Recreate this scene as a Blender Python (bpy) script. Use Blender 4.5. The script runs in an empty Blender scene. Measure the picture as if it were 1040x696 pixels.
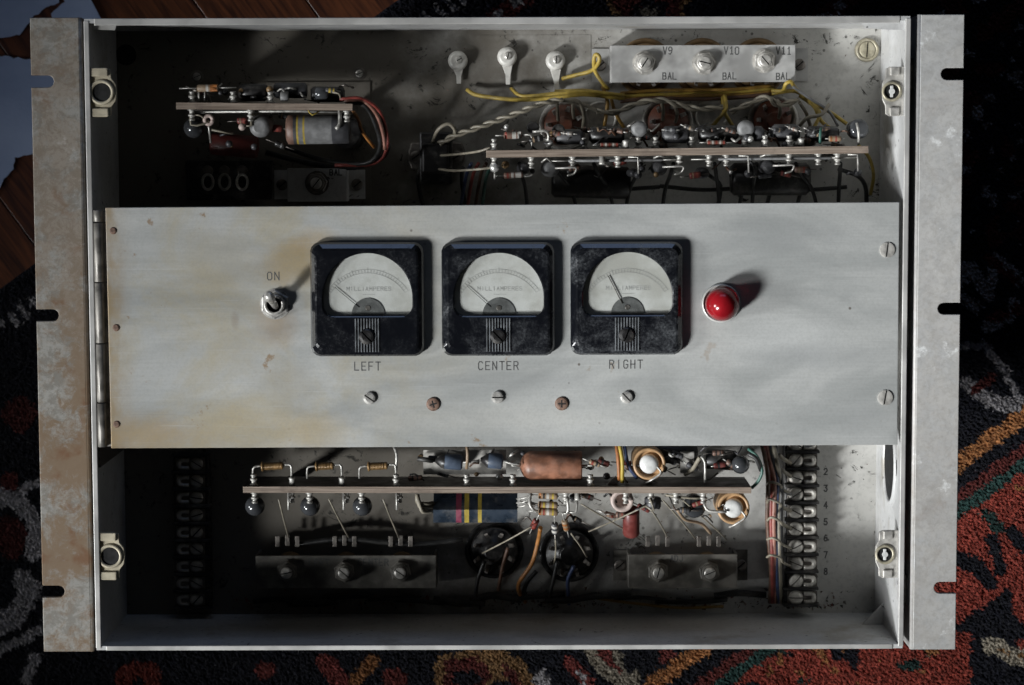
import bpy, bmesh, math, random
import numpy as np
from mathutils import Vector, Matrix, Euler

random.seed(7); rng = np.random.default_rng(11)
scene = bpy.context.scene
COL = scene.collection

# ------------------------------------------------------------------ camera
ZR = 0.250            # rim of the chassis above the rug
DEPTH = 0.080
ZF = ZR - DEPTH       # chassis floor
F = 2261.8            # focal length in photo pixels (photo 1040 x 696)
CAM = Vector((0.01159, 0.09953, ZR + 1.15976))
ROT = (Matrix.Rotation(-0.08795, 3, 'X') @ Matrix.Rotation(0.00369, 3, 'Y') @ Matrix.Rotation(-0.00297, 3, 'Z'))
cd = bpy.data.cameras.new('camera'); cam = bpy.data.objects.new('camera', cd); COL.objects.link(cam)
cam.matrix_world = Matrix.Translation(CAM) @ ROT.to_4x4()
cd.sensor_width = 36.0; cd.lens = 36.0 * F / 1040.0
cd.clip_start = 0.05; cd.clip_end = 50
cd.dof.use_dof = True; cd.dof.focus_distance = 1.17; cd.dof.aperture_fstop = 16
scene.camera = cam

# ------------------------------------------------------------------ light
w = bpy.data.worlds.new('World'); scene.world = w; w.use_nodes = True
bg = w.node_tree.nodes['Background']
bg.inputs['Color'].default_value = (0.88, 0.94, 1.0, 1); bg.inputs['Strength'].default_value = 0.010

def aim(o, loc, target):
    o.location = loc
    o.rotation_euler = (Vector(target) - Vector(loc)).to_track_quat('-Z', 'Y').to_euler()
# a tall window to the lower left: three stacked panes of daylight
AIMP = Vector((0.15, -0.02, ZR)); 
for elev, az, power, rad in ((39, 31, 640, .27), (33.5, 31, 440, .27), (24, 8, 400, .34)):
    e_ = math.radians(elev); AZ = math.radians(180 + az); LD = Vector((math.cos(AZ) * math.cos(e_), math.sin(AZ) * math.cos(e_), math.sin(e_)))
    sl = bpy.data.lights.new('window_pane_light', 'SPOT'); so = bpy.data.objects.new('window_pane_light', sl); COL.objects.link(so)
    aim(so, AIMP + LD * 4.0, AIMP)
    sl.energy = power; sl.shadow_soft_size = rad; sl.color = (0.97, 0.99, 1.0)
    sl.spot_size = math.radians(11.2); sl.spot_blend = 0.75
fl = bpy.data.lights.new('sky_window', 'AREA'); fo = bpy.data.objects.new('sky_window', fl); COL.objects.link(fo)
fl.shape = 'RECTANGLE'; fl.size = 1.6; fl.size_y = 0.7; fl.energy = 5.0; fl.color = (0.45, 0.62, 1.0)
aim(fo, (0.1, 2.5, 0.85), (-0.05, 0.0, 0.1))

vs = scene.view_settings
vs.view_transform = 'Standard'; vs.look = 'None'; vs.exposure = 0.0; vs.gamma = 1.0; vs.use_curve_mapping = False
scene.render.engine = 'CYCLES'

# ------------------------------------------------------------------ helpers
def P(u, v, z):
    d = ROT @ Vector(((u - 520) / F, -(v - 348) / F, -1.0))
    k = (z - CAM.z) / d.z
    return CAM + d * k
def mpp(z): return (CAM.z - z) / F          # metres per photo pixel at a height
def project(x, y, z):
    R = np.array(ROT); p = np.stack([x - CAM.x, y - CAM.y, np.full_like(x, z - CAM.z)], -1) @ R
    return 520 + F * p[..., 0] / -p[..., 2], 348 - F * p[..., 1] / -p[..., 2]
def lin(r, g, b):
    f = lambda c: (c / 255 / 12.92) if c / 255 <= .04045 else ((c / 255 + .055) / 1.055) ** 2.4
    return (f(r), f(g), f(b), 1)

class NT:
    def __init__(s, name):
        s.m = bpy.data.materials.new(name); s.m.use_nodes = True
        s.t = s.m.node_tree; s.n = s.t.nodes; s.b = s.n['Principled BSDF']; s.out = s.n['Material Output']
        s.co = s.n.new('ShaderNodeTexCoord')
    def link(s, a, b): s.t.links.new(a, b)
    def mapping(s, scale=(1, 1, 1), rot=(0, 0, 0), src='Object', loc=(0, 0, 0)):
        m = s.n.new('ShaderNodeMapping'); s.link(s.co.outputs[src], m.inputs[0])
        m.inputs['Scale'].default_value = scale; m.inputs['Rotation'].default_value = rot; m.inputs['Location'].default_value = loc
        return m.outputs[0]
    def noise(s, scale, vec=None, detail=4, rough=.55, dist=0):
        x = s.n.new('ShaderNodeTexNoise'); x.inputs['Scale'].default_value = scale; x.inputs['Detail'].default_value = detail
        x.inputs['Roughness'].default_value = rough; x.inputs['Distortion'].default_value = dist
        s.link(vec if vec is not None else s.co.outputs['Object'], x.inputs['Vector']); return x.outputs['Fac']
    def voro(s, scale, vec=None, feature='F1'):
        x = s.n.new('ShaderNodeTexVoronoi'); x.feature = feature; x.inputs['Scale'].default_value = scale
        s.link(vec if vec is not None else s.co.outputs['Object'], x.inputs['Vector']); return x.outputs['Distance']
    def ramp(s, fac, a, b, lo=0., hi=1.):
        x = s.n.new('ShaderNodeMapRange'); x.interpolation_type = 'SMOOTHSTEP'
        x.inputs[1].default_value = a; x.inputs[2].default_value = b; x.inputs[3].default_value = lo; x.inputs[4].default_value = hi
        s.link(fac, x.inputs[0]); return x.outputs[0]
    def math(s, op, a, b):
        x = s.n.new('ShaderNodeMath'); x.operation = op
        for i, q in enumerate((a, b)):
            if isinstance(q, (int, float)): x.inputs[i].default_value = q
            else: s.link(q, x.inputs[i])
        return x.outputs[0]
    def mix(s, fac, a, b, mode='MIX'):
        x = s.n.new('ShaderNodeMix'); x.data_type = 'RGBA'; x.blend_type = mode
        if isinstance(fac, (int, float)): x.inputs[0].default_value = fac
        else: s.link(fac, x.inputs[0])
        for i, q in ((6, a), (7, b)):
            if isinstance(q, tuple): x.inputs[i].default_value = q
            else: s.link(q, x.inputs[i])
        return x.outputs[2]
    def xyz(s, src='Object'):
        x = s.n.new('ShaderNodeSeparateXYZ'); s.link(s.co.outputs[src], x.inputs[0]); return x.outputs
    def fin(s, col, rough=.5, metal=0., bump=None, bs=.3, bd=.0005, coat=0, spec=.5):
        if isinstance(col, tuple): s.b.inputs['Base Color'].default_value = col
        else: s.link(col, s.b.inputs['Base Color'])
        if isinstance(rough, (int, float)): s.b.inputs['Roughness'].default_value = rough
        else: s.link(rough, s.b.inputs['Roughness'])
        s.b.inputs['Metallic'].default_value = metal
        s.b.inputs['Specular IOR Level'].default_value = spec
        s.b.inputs['Coat Weight'].default_value = coat
        if bump is not None:
            x = s.n.new('ShaderNodeBump'); x.inputs['Strength'].default_value = bs; x.inputs['Distance'].default_value = bd
            s.link(bump, x.inputs['Height']); s.link(x.outputs[0], s.b.inputs['Normal'])
        return s.m

def simple(name, col, rough=.5, metal=0., vary=.25, scale=300, bump=.15, coat=0, dust=0.0):
    t = NT(name); n = t.noise(scale, detail=3)
    d = tuple(c * (1 - vary) for c in col[:3]) + (1,)
    c = t.mix(t.ramp(n, .35, .65), d, col)
    if dust:
        dn = t.noise(90, detail=6, rough=.7)
        c = t.mix(t.ramp(dn, .48, .72, 0, dust), c, (.32, .30, .27, 1))
    r = t.ramp(n, .3, .7, max(.05, rough - .1), min(1, rough + .1))
    return t.fin(c, r, metal, n, bump, .0003, coat)

M = {}
# chassis sheet: dull grey plated steel with black pitting
def sheet(name, a, b, pit, pitcol=(.02, .018, .014, 1), stain=None, rough=.5, metal=.25):
    t = NT(name)
    c = t.mix(t.ramp(t.noise(14, detail=5), .35, .65), a, b)
    c = t.mix(t.ramp(t.noise(420, detail=2), .45, .75, 0, .35), c, tuple(q * .55 for q in a[:3]) + (1,))
    if stain:
        c = t.mix(t.ramp(t.noise(23, t.mapping(loc=(3, 1, 2)), detail=6, rough=.65), .55, .72, 0, .75), c, stain)
    if name == 'chassis_sheet':  # brown grime, biased leftwards to paint the floor's shade into the colour
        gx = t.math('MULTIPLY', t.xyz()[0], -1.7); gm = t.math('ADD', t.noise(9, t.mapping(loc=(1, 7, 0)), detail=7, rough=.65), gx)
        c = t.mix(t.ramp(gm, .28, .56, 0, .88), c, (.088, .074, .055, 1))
    wn = t.noise(30, detail=5, dist=1.2, rough=.65)
    fine = t.noise(85, t.mapping(scale=(1, 1, .4)), detail=6, rough=.75, dist=2.)
    k = t.math('MULTIPLY', t.ramp(wn, .48, .58), t.ramp(fine, .60 - pit, .66 - pit))
    c = t.mix(k, c, pitcol)
    dots = t.ramp(t.voro(160, t.mapping(rot=(.3, .2, .5))), .10, .16, 1, 0)
    c = t.mix(t.math('MULTIPLY', dots, t.ramp(t.noise(60, detail=2), .5, .6, 0, .7)), c, pitcol)
    r = t.ramp(t.noise(60, detail=4), .3, .7, rough - .1, rough + .15)
    return t.fin(c, r, metal, fine, .12, .0003)
M['grimesheet'] = None
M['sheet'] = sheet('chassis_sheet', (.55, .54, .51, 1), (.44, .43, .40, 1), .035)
M['wall'] = sheet('chassis_wall', (.64, .64, .63, 1), (.50, .50, .495, 1), -.01, stain=(.33, .30, .25, 1), rough=.45, metal=.2)
# panel: wiped aluminium with ochre stains towards the hinge
def panel_mat():
    t = NT('panel_aluminium'); x, y, z = t.xyz()
    streak = t.noise(11, t.mapping(scale=(1, 2.6, 1), rot=(0, 0, .12)), detail=6, rough=.6, dist=.8)
    c = t.mix(t.ramp(streak, .30, .70), (.39, .402, .392, 1), (.47, .475, .46, 1))
    brush = t.noise(60, t.mapping(scale=(.5, 14, 1)), detail=3)
    c = t.mix(t.ramp(brush, .35, .65, 0, .14), c, (.30, .31, .30, 1))
    smear = t.noise(16, t.mapping(scale=(.7, 1.6, 1), rot=(0, 0, -.35), loc=(4, 2, 0)), detail=5, rough=.6, dist=1.1)
    c = t.mix(t.ramp(smear, .52, .72, 0, .35), c, (.60, .605, .58, 1))
    left = t.ramp(x, .03, -.13)
    st = t.noise(17, t.mapping(loc=(1.3, .4, 0)), detail=8, rough=.72, dist=.5)
    c = t.mix(t.math('MULTIPLY', t.ramp(st, .40, .66), t.math('MULTIPLY', left, .6)), c, (.42, .36, .225, 1))
    rs0 = t.noise(30, t.mapping(scale=(1, .5, 1), loc=(2, 8, 0)), detail=6, rough=.7)
    edge = t.math('MULTIPLY', t.ramp(x, -.188, -.2035), t.ramp(rs0, .35, .65, .1, .9))
    c = t.mix(edge, c, (.33, .235, .12, 1))
    rs = t.noise(40, t.mapping(loc=(7, 7, 0)), detail=5, rough=.7)
    c = t.mix(t.math('MULTIPLY', t.ramp(rs, .64, .70, 0, .8), t.ramp(x, .19, -.02, .12, 1)), c, (.26, .16, .07, 1))
    sp = t.ramp(t.voro(95, t.mapping(scale=(1, 1, .01))), .05, .09, 1, 0)
    c = t.mix(t.math('MULTIPLY', sp, t.ramp(t.noise(22, detail=2), .56, .64, 0, .8)), c, (.10, .08, .06, 1))
    wob = t.noise(38, t.mapping(loc=(6, 2, 0)), detail=6, rough=.65)
    for u_, v_, ru, rv, col_, st_ in ((281, 330, 22, 26, (.30, .20, .11, 1), .75), (300, 268, 42, 22, (.40, .29, .13, 1), .8), (322, 246, 22, 14, (.40, .27, .11, 1), .7), (225, 268, 40, 34, (.38, .34, .25, 1), .6), (250, 345, 30, 44, (.36, .34, .29, 1), .5),
                                   (150, 444, 60, 22, (.36, .25, .12, 1), .8), (255, 432, 70, 26, (.41, .33, .19, 1), .7), (320, 440, 36, 20, (.42, .33, .18, 1), .7), (290, 392, 34, 24, (.32, .30, .25, 1), .7), (239, 326, 4, 9, (.20, .15, .10, 1), .5),
                                   (790, 350, 60, 26, (.54, .55, .54, 1), .6), (840, 362, 70, 12, (.30, .31, .31, 1), .55), (470, 425, 120, 16, (.56, .55, .51, 1), .65), (620, 424, 110, 14, (.56, .56, .53, 1), .55), (560, 388, 130, 10, (.33, .34, .34, 1), .5), (760, 240, 90, 16, (.34, .35, .35, 1), .5), (700, 440, 120, 12, (.53, .54, .53, 1), .5), (440, 225, 90, 10, (.54, .54, .51, 1), .5), (875, 430, 30, 22, (.34, .35, .35, 1), .4)):
        q_ = P(u_, v_, ZR); dx_ = t.math('DIVIDE', t.math('SUBTRACT', x, q_.x), ru * .000515); dy_ = t.math('DIVIDE', t.math('SUBTRACT', y, q_.y), rv * .000515)
        d_ = t.math('ADD', t.math('MULTIPLY', dx_, dx_), t.math('MULTIPLY', dy_, dy_)); d_ = t.math('ADD', d_, t.math('MULTIPLY', t.math('SUBTRACT', wob, .5), 3.2))
        c = t.mix(t.ramp(d_, 1.9, -.7, 0, st_ * .8), c, col_)
    for sc_, rt, lc in (((2.2, 190, 1), .25, 1.), ((1.6, 150, 1), -.5, 4.), ((3, 240, 1), 1.35, 7.)):
        ln = t.noise(1.0, t.mapping(scale=tuple(q * 7 for q in sc_[:2]) + (1,), rot=(0, 0, rt), loc=(lc, lc, 0)), detail=2, rough=.5)
        c = t.mix(t.ramp(ln, .70, .75, 0, .35), c, (.56, .57, .56, 1))
        c = t.mix(t.ramp(ln, .27, .22, 0, .25), c, (.22, .22, .21, 1))
    grain = t.noise(900, detail=2); c = t.mix(t.ramp(grain, .4, .7, 0, .16), c, (.25, .25, .24, 1))
    r = t.ramp(streak, .3, .7, .40, .58)
    return t.fin(c, r, .35, brush, .08, .0002)
M['panel'] = panel_mat()
def rail_mat(name, rust, white):
    t = NT(name)
    n1 = t.noise(110, detail=8, rough=.78, dist=.4); n2 = t.noise(20, t.mapping(loc=(2, 5, 1)), detail=5, rough=.6)
    c = t.mix(t.ramp(n1, .40, .60), (.46 - .16 * rust, .46 - .17 * rust, .455 - .19 * rust, 1), (.50 - .15 * rust, .50 - .16 * rust, .49 - .18 * rust, 1))
    bl = t.noise(130, t.mapping(loc=(5, 1, 0)), detail=8, rough=.78, dist=.5)
    c = t.mix(t.ramp(bl, .47, .57, 0, .72 * rust + .05), c, (.19, .175, .15, 1))
    c = t.mix(t.ramp(t.noise(420, detail=4, rough=.7), .48, .62, 0, .5 * rust + .10), c, (.20, .185, .16, 1))
    y = t.xyz()[1]
    low = t.ramp(y, .09, -.05, .5, 1.0)
    k = t.math('MULTIPLY', t.ramp(t.math('ADD', t.math('MULTIPLY', n1, .5), t.math('MULTIPLY', n2, .5)), .44, .55, 0, rust), low)
    c = t.mix(k, c, (.20, .135, .08, 1))
    c = t.mix(t.math('MULTIPLY', k, t.ramp(t.noise(70, t.mapping(loc=(9, 0, 0)), detail=4), .55, .7)), c, (.17, .085, .04, 1))
    wd = t.ramp(t.noise(55, t.mapping(loc=(0, 3, 3)), detail=6, rough=.7), .60, .70, 0, white)
    c = t.mix(wd, c, (.80, .81, .80, 1))
    return t.fin(c, t.ramp(n1, .3, .7, .45, .7), .2, n1, .2, .0004)
M['rail_l'] = rail_mat('rusty_rail', .95, .2)
M['rail_r'] = rail_mat('grey_rail', .16, .7)
M['rim'] = simple('bare_edge', (.58, .57, .545, 1), .42, .3, .25, 45, dust=.2)
M['hinge'] = simple('hinge_steel', (.33, .31, .28, 1), .42, .4, .5, 130, dust=.2)
M['tin'] = simple('tinned_metal', (.50, .485, .45, 1), .42, .45, .35, 500)
M['solder'] = simple('solder', (.62, .61, .58, 1), .3, .5, .3, 500)
M['nickel'] = simple('nickel', (.58, .565, .53, 1), .33, .42, .4, 220, dust=.25)
M['nutgrey'] = simple('dull_nut', (.56, .54, .50, 1), .42, .45, .3, 300, dust=.3)
M['dsteel'] = simple('dark_steel', (.22, .20, .18, 1), .45, .6, .4, 300)
M['brass'] = simple('tarnished_brass', (.44, .40, .29, 1), .42, .35, .4, 260, dust=.3)
M['rustscrew'] = simple('rusted_screw', (.24, .15, .11, 1), .65, .3, .5, 500)
M['cream'] = simple('cream_plating', (.56, .50, .37, 1), .45, .15, .2, 160)
M['black'] = simple('black_rubber', (.012, .012, .013, 1), .5, 0, .3, 300, dust=.18)
M['blackplastic'] = simple('black_phenolic', (.016, .015, .015, 1), .38, 0, .3, 300, dust=.3)
M['void'] = simple('dark_recess', (.006, .006, .006, 1), .8)
M['bake'] = None
M['ink'] = simple('black_ink', (.035, .034, .033, 1), .7, 0, .4, 900)
M['ink2'] = simple('worn_ink', (.10, .10, .098, 1), .7, 0, .5, 900)
M['dialink'] = simple('dial_ink', (.43, .42, .40, 1), .7, 0, .3)
M['board'] = simple('phenolic_face', (.030, .022, .017, 1), .42, 0, .35, 120, dust=.25)
t = NT('phenolic_edge'); n = t.noise(30, t.mapping(scale=(1, 45, 40)), detail=4)
nb = t.noise(45, detail=6, rough=.7)
c = t.mix(t.ramp(n, .3, .7), (.13, .095, .07, 1), (.31, .25, .20, 1))
M['boardedge'] = t.fin(t.mix(t.ramp(nb, .5, .68, 0, .6), c, (.09, .065, .05, 1)), .6, 0, n, .5)
t = NT('phenolic_edge_pale'); n = t.noise(60, t.mapping(scale=(1, 3, 40)), detail=4)
M['socketbrown'] = simple('brown_phenolic', (.30, .19, .09, 1), .45, 0, .4, 90)
M['socketred'] = simple('red_brown_phenolic', (.17, .055, .030, 1), .5, 0, .5, 120, dust=.2)
for nm_, c in (('yellow', (.42, .30, .055, 1)), ('amber', (.30, .17, .03, 1)), ('white', (.24, .215, .165, 1)), ('red', (.25, .045, .035, 1)), ('pink', (.34, .16, .12, 1)),
               ('blue', (.035, .055, .13, 1)), ('green', (.04, .12, .095, 1)), ('orange', (.30, .12, .025, 1)), ('blackwire', (.014, .014, .014, 1)), ('brownwire', (.10, .05, .03, 1)),
               ('rbody', (.17, .10, .075, 1)), ('rbody2', (.28, .20, .13, 1)), ('bandw', (.50, .48, .44, 1)), ('bandr', (.24, .045, .03, 1)), ('bandy', (.42, .31, .05, 1)), ('bando', (.30, .11, .03, 1)), ('bandm', (.22, .035, .07, 1)), ('bandk', (.02, .02, .02, 1)),
               ('capgrey', (.19, .19, .19, 1)), ('capblue', (.075, .10, .145, 1)), ('capdark', (.06, .06, .065, 1)), ('maroon', (.15, .03, .025, 1)), ('pinkcer', (.50, .40, .36, 1))):
    M[nm_] = simple(nm_ + '_finish', c, .48, 0, .3, 260, dust=.12)
M['gold'] = simple('wound_gold', (.25, .15, .06, 1), .4, .3, .4, 400)
M['capblock'] = simple('blue_black_moulding', (.022, .034, .052, 1), .32, 0, .4, 120, dust=.25)
M['wax'] = simple('waxed_salmon_paper', (.33, .145, .085, 1), .5, 0, .6, 130, bump=.5, dust=.15)
M['tanring'] = simple('waxed_tan_card', (.46, .28, .14, 1), .5, 0, .3, 160)
M['waxwhite'] = simple('white_wax', (.68, .68, .66, 1), .3, 0, .2, 200)
M['zincgrey'] = simple('dusty_zinc', (.46, .455, .44, 1), .45, .25, .35, 60, dust=.35)
M['dirtyzinc'] = simple('grimy_zinc', (.17, .16, .14, 1), .55, .2, .5, 90, dust=.2)
def glassy(name, col, rough):
    t = NT(name); t.b.inputs['Coat Weight'].default_value = .6
    n = t.noise(60, detail=3)
    return t.fin(t.mix(t.ramp(n, .3, .7), tuple(q * .6 for q in col[:3]) + (1,), col), rough, .2, n, .05)
M['bulb'] = glassy('glossy_bead', (.06, .063, .068, 1), .15)
M['jewel'] = glassy('red_jewel', (.42, .012, .02, 1), .18)
M['jewel'].node_tree.nodes['Principled BSDF'].inputs['Metallic'].default_value = 0
M['jewel'].node_tree.nodes['Principled BSDF'].inputs['Transmission Weight'].default_value = .25
_t = M['jewel'].node_tree; _x = _t.nodes.new('ShaderNodeMixShader'); _r = _t.nodes.new('ShaderNodeBsdfTransparent'); _r.inputs[0].default_value = (.45, .16, .15, 1); _x.inputs[0].default_value = .15
_t.links.new(_t.nodes['Principled BSDF'].outputs[0], _x.inputs[1]); _t.links.new(_r.outputs[0], _x.inputs[2]); _t.links.new(_x.outputs[0], _t.nodes['Material Output'].inputs[0])
def bake_mat(dust):
    t = NT('black_bakelite')
    oi = t.n.new('ShaderNodeObjectInfo')
    v = t.n.new('ShaderNodeVectorMath'); v.operation = 'ADD'; t.link(t.co.outputs['Object'], v.inputs[0])
    cb = t.n.new('ShaderNodeCombineXYZ'); t.link(t.math('MULTIPLY', oi.outputs['Random'], 3.), cb.inputs[0]); t.link(cb.outputs[0], v.inputs[1])
    n1 = t.noise(48, v.outputs[0], detail=8, rough=.8, dist=.3); n2 = t.noise(700, v.outputs[0], detail=4, rough=.7)
    k = t.math('MULTIPLY', t.ramp(n1, .42, .66), t.ramp(n2, .35, .7, .3, 1))
    c = t.mix(t.math('MULTIPLY', k, dust), (.0045, .005, .007, 1), (.17, .18, .19, 1))
    return t.fin(c, t.ramp(k, 0, 1, .14, .42), 0, n2, .04, .0002, .4)
BAKES = [bake_mat(d) for d in (.07, .30, .50)]
t = NT('dial_card'); n = t.noise(45, detail=6, rough=.65)
M['dial'] = t.fin(t.mix(t.ramp(n, .35, .68), (.44, .425, .385, 1), (.61, .60, .57, 1)), .6)
# meter glass: clear pane with a fresnel reflection
t = NT('meter_glass'); tr = t.n.new('ShaderNodeBsdfTransparent'); gl = t.n.new('ShaderNodeBsdfGlossy'); gl.inputs['Roughness'].default_value = .06
fw = t.n.new('ShaderNodeLayerWeight'); fw.inputs[0].default_value = .5; mx = t.n.new('ShaderNodeMixShader')
tr.inputs[0].default_value = (.95, .96, .96, 1)
t.link(t.math('ADD', t.math('MULTIPLY', t.math('POWER', fw.outputs['Facing'], 5), .6), .03), mx.inputs[0]); t.link(tr.outputs[0], mx.inputs[1]); t.link(gl.outputs[0], mx.inputs[2]); t.link(mx.outputs[0], t.out.inputs[0])
M['glass'] = t.m
# rug
t = NT('rug_wool'); at = t.n.new('ShaderNodeAttribute'); at.attribute_name = 'dye'
n = t.noise(900, detail=2)
M['rug'] = t.fin(t.mix(t.ramp(n, .3, .7, 0, .35), at.outputs['Color'], (.01, .008, .008, 1)), .95, 0, spec=.15)
M['rug'].node_tree.nodes['Principled BSDF'].inputs['Sheen Weight'].default_value = .15
# wood
t = NT('varnished_plank'); oi = t.n.new('ShaderNodeObjectInfo')
g = t.noise(18, t.mapping(scale=(1.2, 16, 1)), detail=5, dist=1.)
c = t.mix(t.ramp(g, .3, .7), (.035, .011, .006, 1), (.15, .048, .018, 1))
c = t.mix(t.ramp(oi.outputs['Random'], 0, 1, 0, .5), c, (.035, .016, .02, 1))
M['wood'] = t.fin(c, .36, 0, g, .15, .0004, .0)
t = NT('pale_blue_paper'); n = t.noise(16, detail=5); n2 = t.noise(120, detail=4)
M['paper'] = t.fin(t.mix(t.ramp(n, .3, .7), (.25, .32, .49, 1), (.36, .44, .62, 1)), .45, 0, n2, .35, .001)

class MB:
    def __init__(s): s.v = []; s.f = []; s.mi = []; s.mats = []; s.sm = []
    def mat(s, m):
        if m not in s.mats: s.mats.append(m)
        return s.mats.index(m)
    def add(s, vs, fs, m, smooth=False):
        k = len(s.v); s.v += [tuple(q) for q in vs]; i = s.mat(m)
        for f in fs: s.f.append(tuple(k + j for j in f)); s.mi.append(i); s.sm.append(smooth)
    def box(s, a, b, m, bev=0):
        x0, y0, z0 = a; x1, y1, z1 = b
        if bev <= 0:
            s.add([(x0, y0, z0), (x1, y0, z0), (x1, y1, z0), (x0, y1, z0), (x0, y0, z1), (x1, y0, z1), (x1, y1, z1), (x0, y1, z1)],
                  [(0, 3, 2, 1), (4, 5, 6, 7), (0, 1, 5, 4), (1, 2, 6, 5), (2, 3, 7, 6), (3, 0, 4, 7)], m); return
        bm = bmesh.new(); bmesh.ops.create_cube(bm, size=1)
        for v in bm.verts: v.co = Vector(((x0 + x1) / 2 + v.co.x * (x1 - x0), (y0 + y1) / 2 + v.co.y * (y1 - y0), (z0 + z1) / 2 + v.co.z * (z1 - z0)))
        bmesh.ops.bevel(bm, geom=bm.edges[:], offset=bev, segments=2, profile=.5, affect='EDGES'); s.bm(bm, m)
    def bm(s, bm, m, smooth=False):
        bm.verts.index_update(); s.add([v.co for v in bm.verts], [[v.index for v in f.verts] for f in bm.faces], m, smooth); bm.free()
    def frame(s, ax):
        ax = Vector(ax).normalized(); u = ax.orthogonal().normalized()
        if abs(ax.z) > .99: u = Vector((1, 0, 0))
        return ax, u, ax.cross(u)
    def lathe(s, o, ax, prof, m, n=20, rot=0, smooth=True, sx=1.0):
        # prof: list of (along, radius[, material]) ; closed at both ends
        ax, u, w_ = s.frame(ax); o = Vector(o); base = len(s.v)
        for p in prof:
            for k in range(n):
                a = 2 * math.pi * k / n + rot
                s.v.append(tuple(o + ax * p[0] + (u * math.cos(a) * sx + w_ * math.sin(a)) * p[1]))
        for i in range(len(prof) - 1):
            mm = prof[i][2] if len(prof[i]) > 2 else m
            mi = s.mat(mm)
            for k in range(n):
                k2 = (k + 1) % n
                s.f.append((base + i * n + k, base + i * n + k2, base + (i + 1) * n + k2, base + (i + 1) * n + k)); s.mi.append(mi); s.sm.append(smooth)
        for i, rev in ((0, True), (len(prof) - 1, False)):
            mm = prof[i][2] if len(prof[i]) > 2 else m
            if i: mm = prof[i - 1][2] if len(prof[i - 1]) > 2 else m
            loop = [base + i * n + k for k in range(n)]
            if rev: loop.reverse()
            s.f.append(tuple(loop)); s.mi.append(s.mat(mm)); s.sm.append(False)
    def cyl(s, a, b, r, m, n=16, r2=None, ch=0, rot=0, smooth=True):
        a, b = Vector(a), Vector(b); L = (b - a).length; r2 = r if r2 is None else r2
        pr = [(0, r), (L, r2)] if ch <= 0 else [(0, r - ch), (ch, r), (L - ch, r2), (L, r2 - ch)]
        s.lathe(a, b - a, pr, m, n, rot, smooth)
    def ball(s, c, r, m, sz=1., n=16):
        pr = [(-r * math.cos(math.pi * i / 9) * sz, max(1e-5, r * math.sin(math.pi * i / 9))) for i in range(10)]
        s.lathe(c, (0, 0, 1), pr, m, n)
    def tube(s, pts, r, m, n=7, res=4):
        pts = [Vector(p) for p in pts]
        if res > 1 and len(pts) > 2:
            q = [pts[0] * 2 - pts[1]] + pts + [pts[-1] * 2 - pts[-2]]; out = []
            for i in range(1, len(q) - 2):
                for k in range(res):
                    t_ = k / res; a, b, c, d = q[i - 1], q[i], q[i + 1], q[i + 2]
                    out.append(.5 * ((2 * b) + (c - a) * t_ + (2 * a - 5 * b + 4 * c - d) * t_ ** 2 + (3 * b - a - 3 * c + d) * t_ ** 3))
            pts = out + [pts[-1]]
        base = len(s.v); mi = s.mat(m); u = None
        for i, p in enumerate(pts):
            tan = (pts[min(i + 1, len(pts) - 1)] - pts[max(i - 1, 0)])
            tan = tan.normalized() if tan.length > 1e-9 else Vector((0, 0, 1))
            if u is None: u = tan.orthogonal().normalized()
            u = (u - tan * u.dot(tan)); u = u.normalized() if u.length > 1e-6 else tan.orthogonal().normalized()
            w_ = tan.cross(u)
            for k in range(n):
                a = 2 * math.pi * k / n; s.v.append(tuple(p + (u * math.cos(a) + w_ * math.sin(a)) * r))
        for i in range(len(pts) - 1):
            for k in range(n):
                k2 = (k + 1) % n; s.f.append((base + i * n + k, base + i * n + k2, base + (i + 1) * n + k2, base + (i + 1) * n + k)); s.mi.append(mi); s.sm.append(True)
        for i, rev in ((0, True), (len(pts) - 1, False)):
            l = [base + i * n + k for k in range(n)]
            if rev: l.reverse()
            s.f.append(tuple(l)); s.mi.append(mi); s.sm.append(False)
        return pts
    def prism(s, poly, z0, z1, m, bev=0):
        bm = bmesh.new(); vs_ = [bm.verts.new((p[0], p[1], z0)) for p in poly]; f = bm.faces.new(vs_)
        bmesh.ops.recalc_face_normals(bm, faces=[f])
        r = bmesh.ops.extrude_face_region(bm, geom=[f])
        for e in r['geom']:
            if isinstance(e, bmesh.types.BMVert): e.co.z = z1
        bmesh.ops.recalc_face_normals(bm, faces=bm.faces[:])
        if bev:
            ed = [e for e in bm.edges if all(abs(v.co.z - max(z0, z1)) < 1e-7 for v in e.verts)]
            bmesh.ops.bevel(bm, geom=ed, offset=bev, segments=2, profile=.5, affect='EDGES')
        bmesh.ops.triangulate(bm, faces=[f for f in bm.faces if len(f.verts) > 4])
        s.bm(bm, m)
    def mesh(s, name):
        me = bpy.data.meshes.new(name); me.from_pydata(s.v, [], s.f)
        for m in s.mats: me.materials.append(m)
        me.polygons.foreach_set('material_index', s.mi); me.polygons.foreach_set('use_smooth', s.sm); me.update()
        return me
    def build(s, name, parent=None, label=None):
        return link(name, s.mesh(name), parent, label=label)
def wloc(o):
    v = Vector(o.location)
    while o.parent: o = o.parent; v += o.location
    return v
def link(name, me, parent=None, loc=(0, 0, 0), rot=(0, 0, 0), label=None):
    o = bpy.data.objects.new(name, me); COL.objects.link(o); o.parent = parent
    o.location = Vector(loc) - (wloc(parent) if parent else Vector()); o.rotation_euler = rot
    if label: o['label'] = label
    return o
def tag(o, label, cat, group=None, kind=None):
    if label: o['label'] = label
    if cat: o['category'] = cat
    if group: o['group'] = group
    if kind: o['kind'] = kind
    return o

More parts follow.
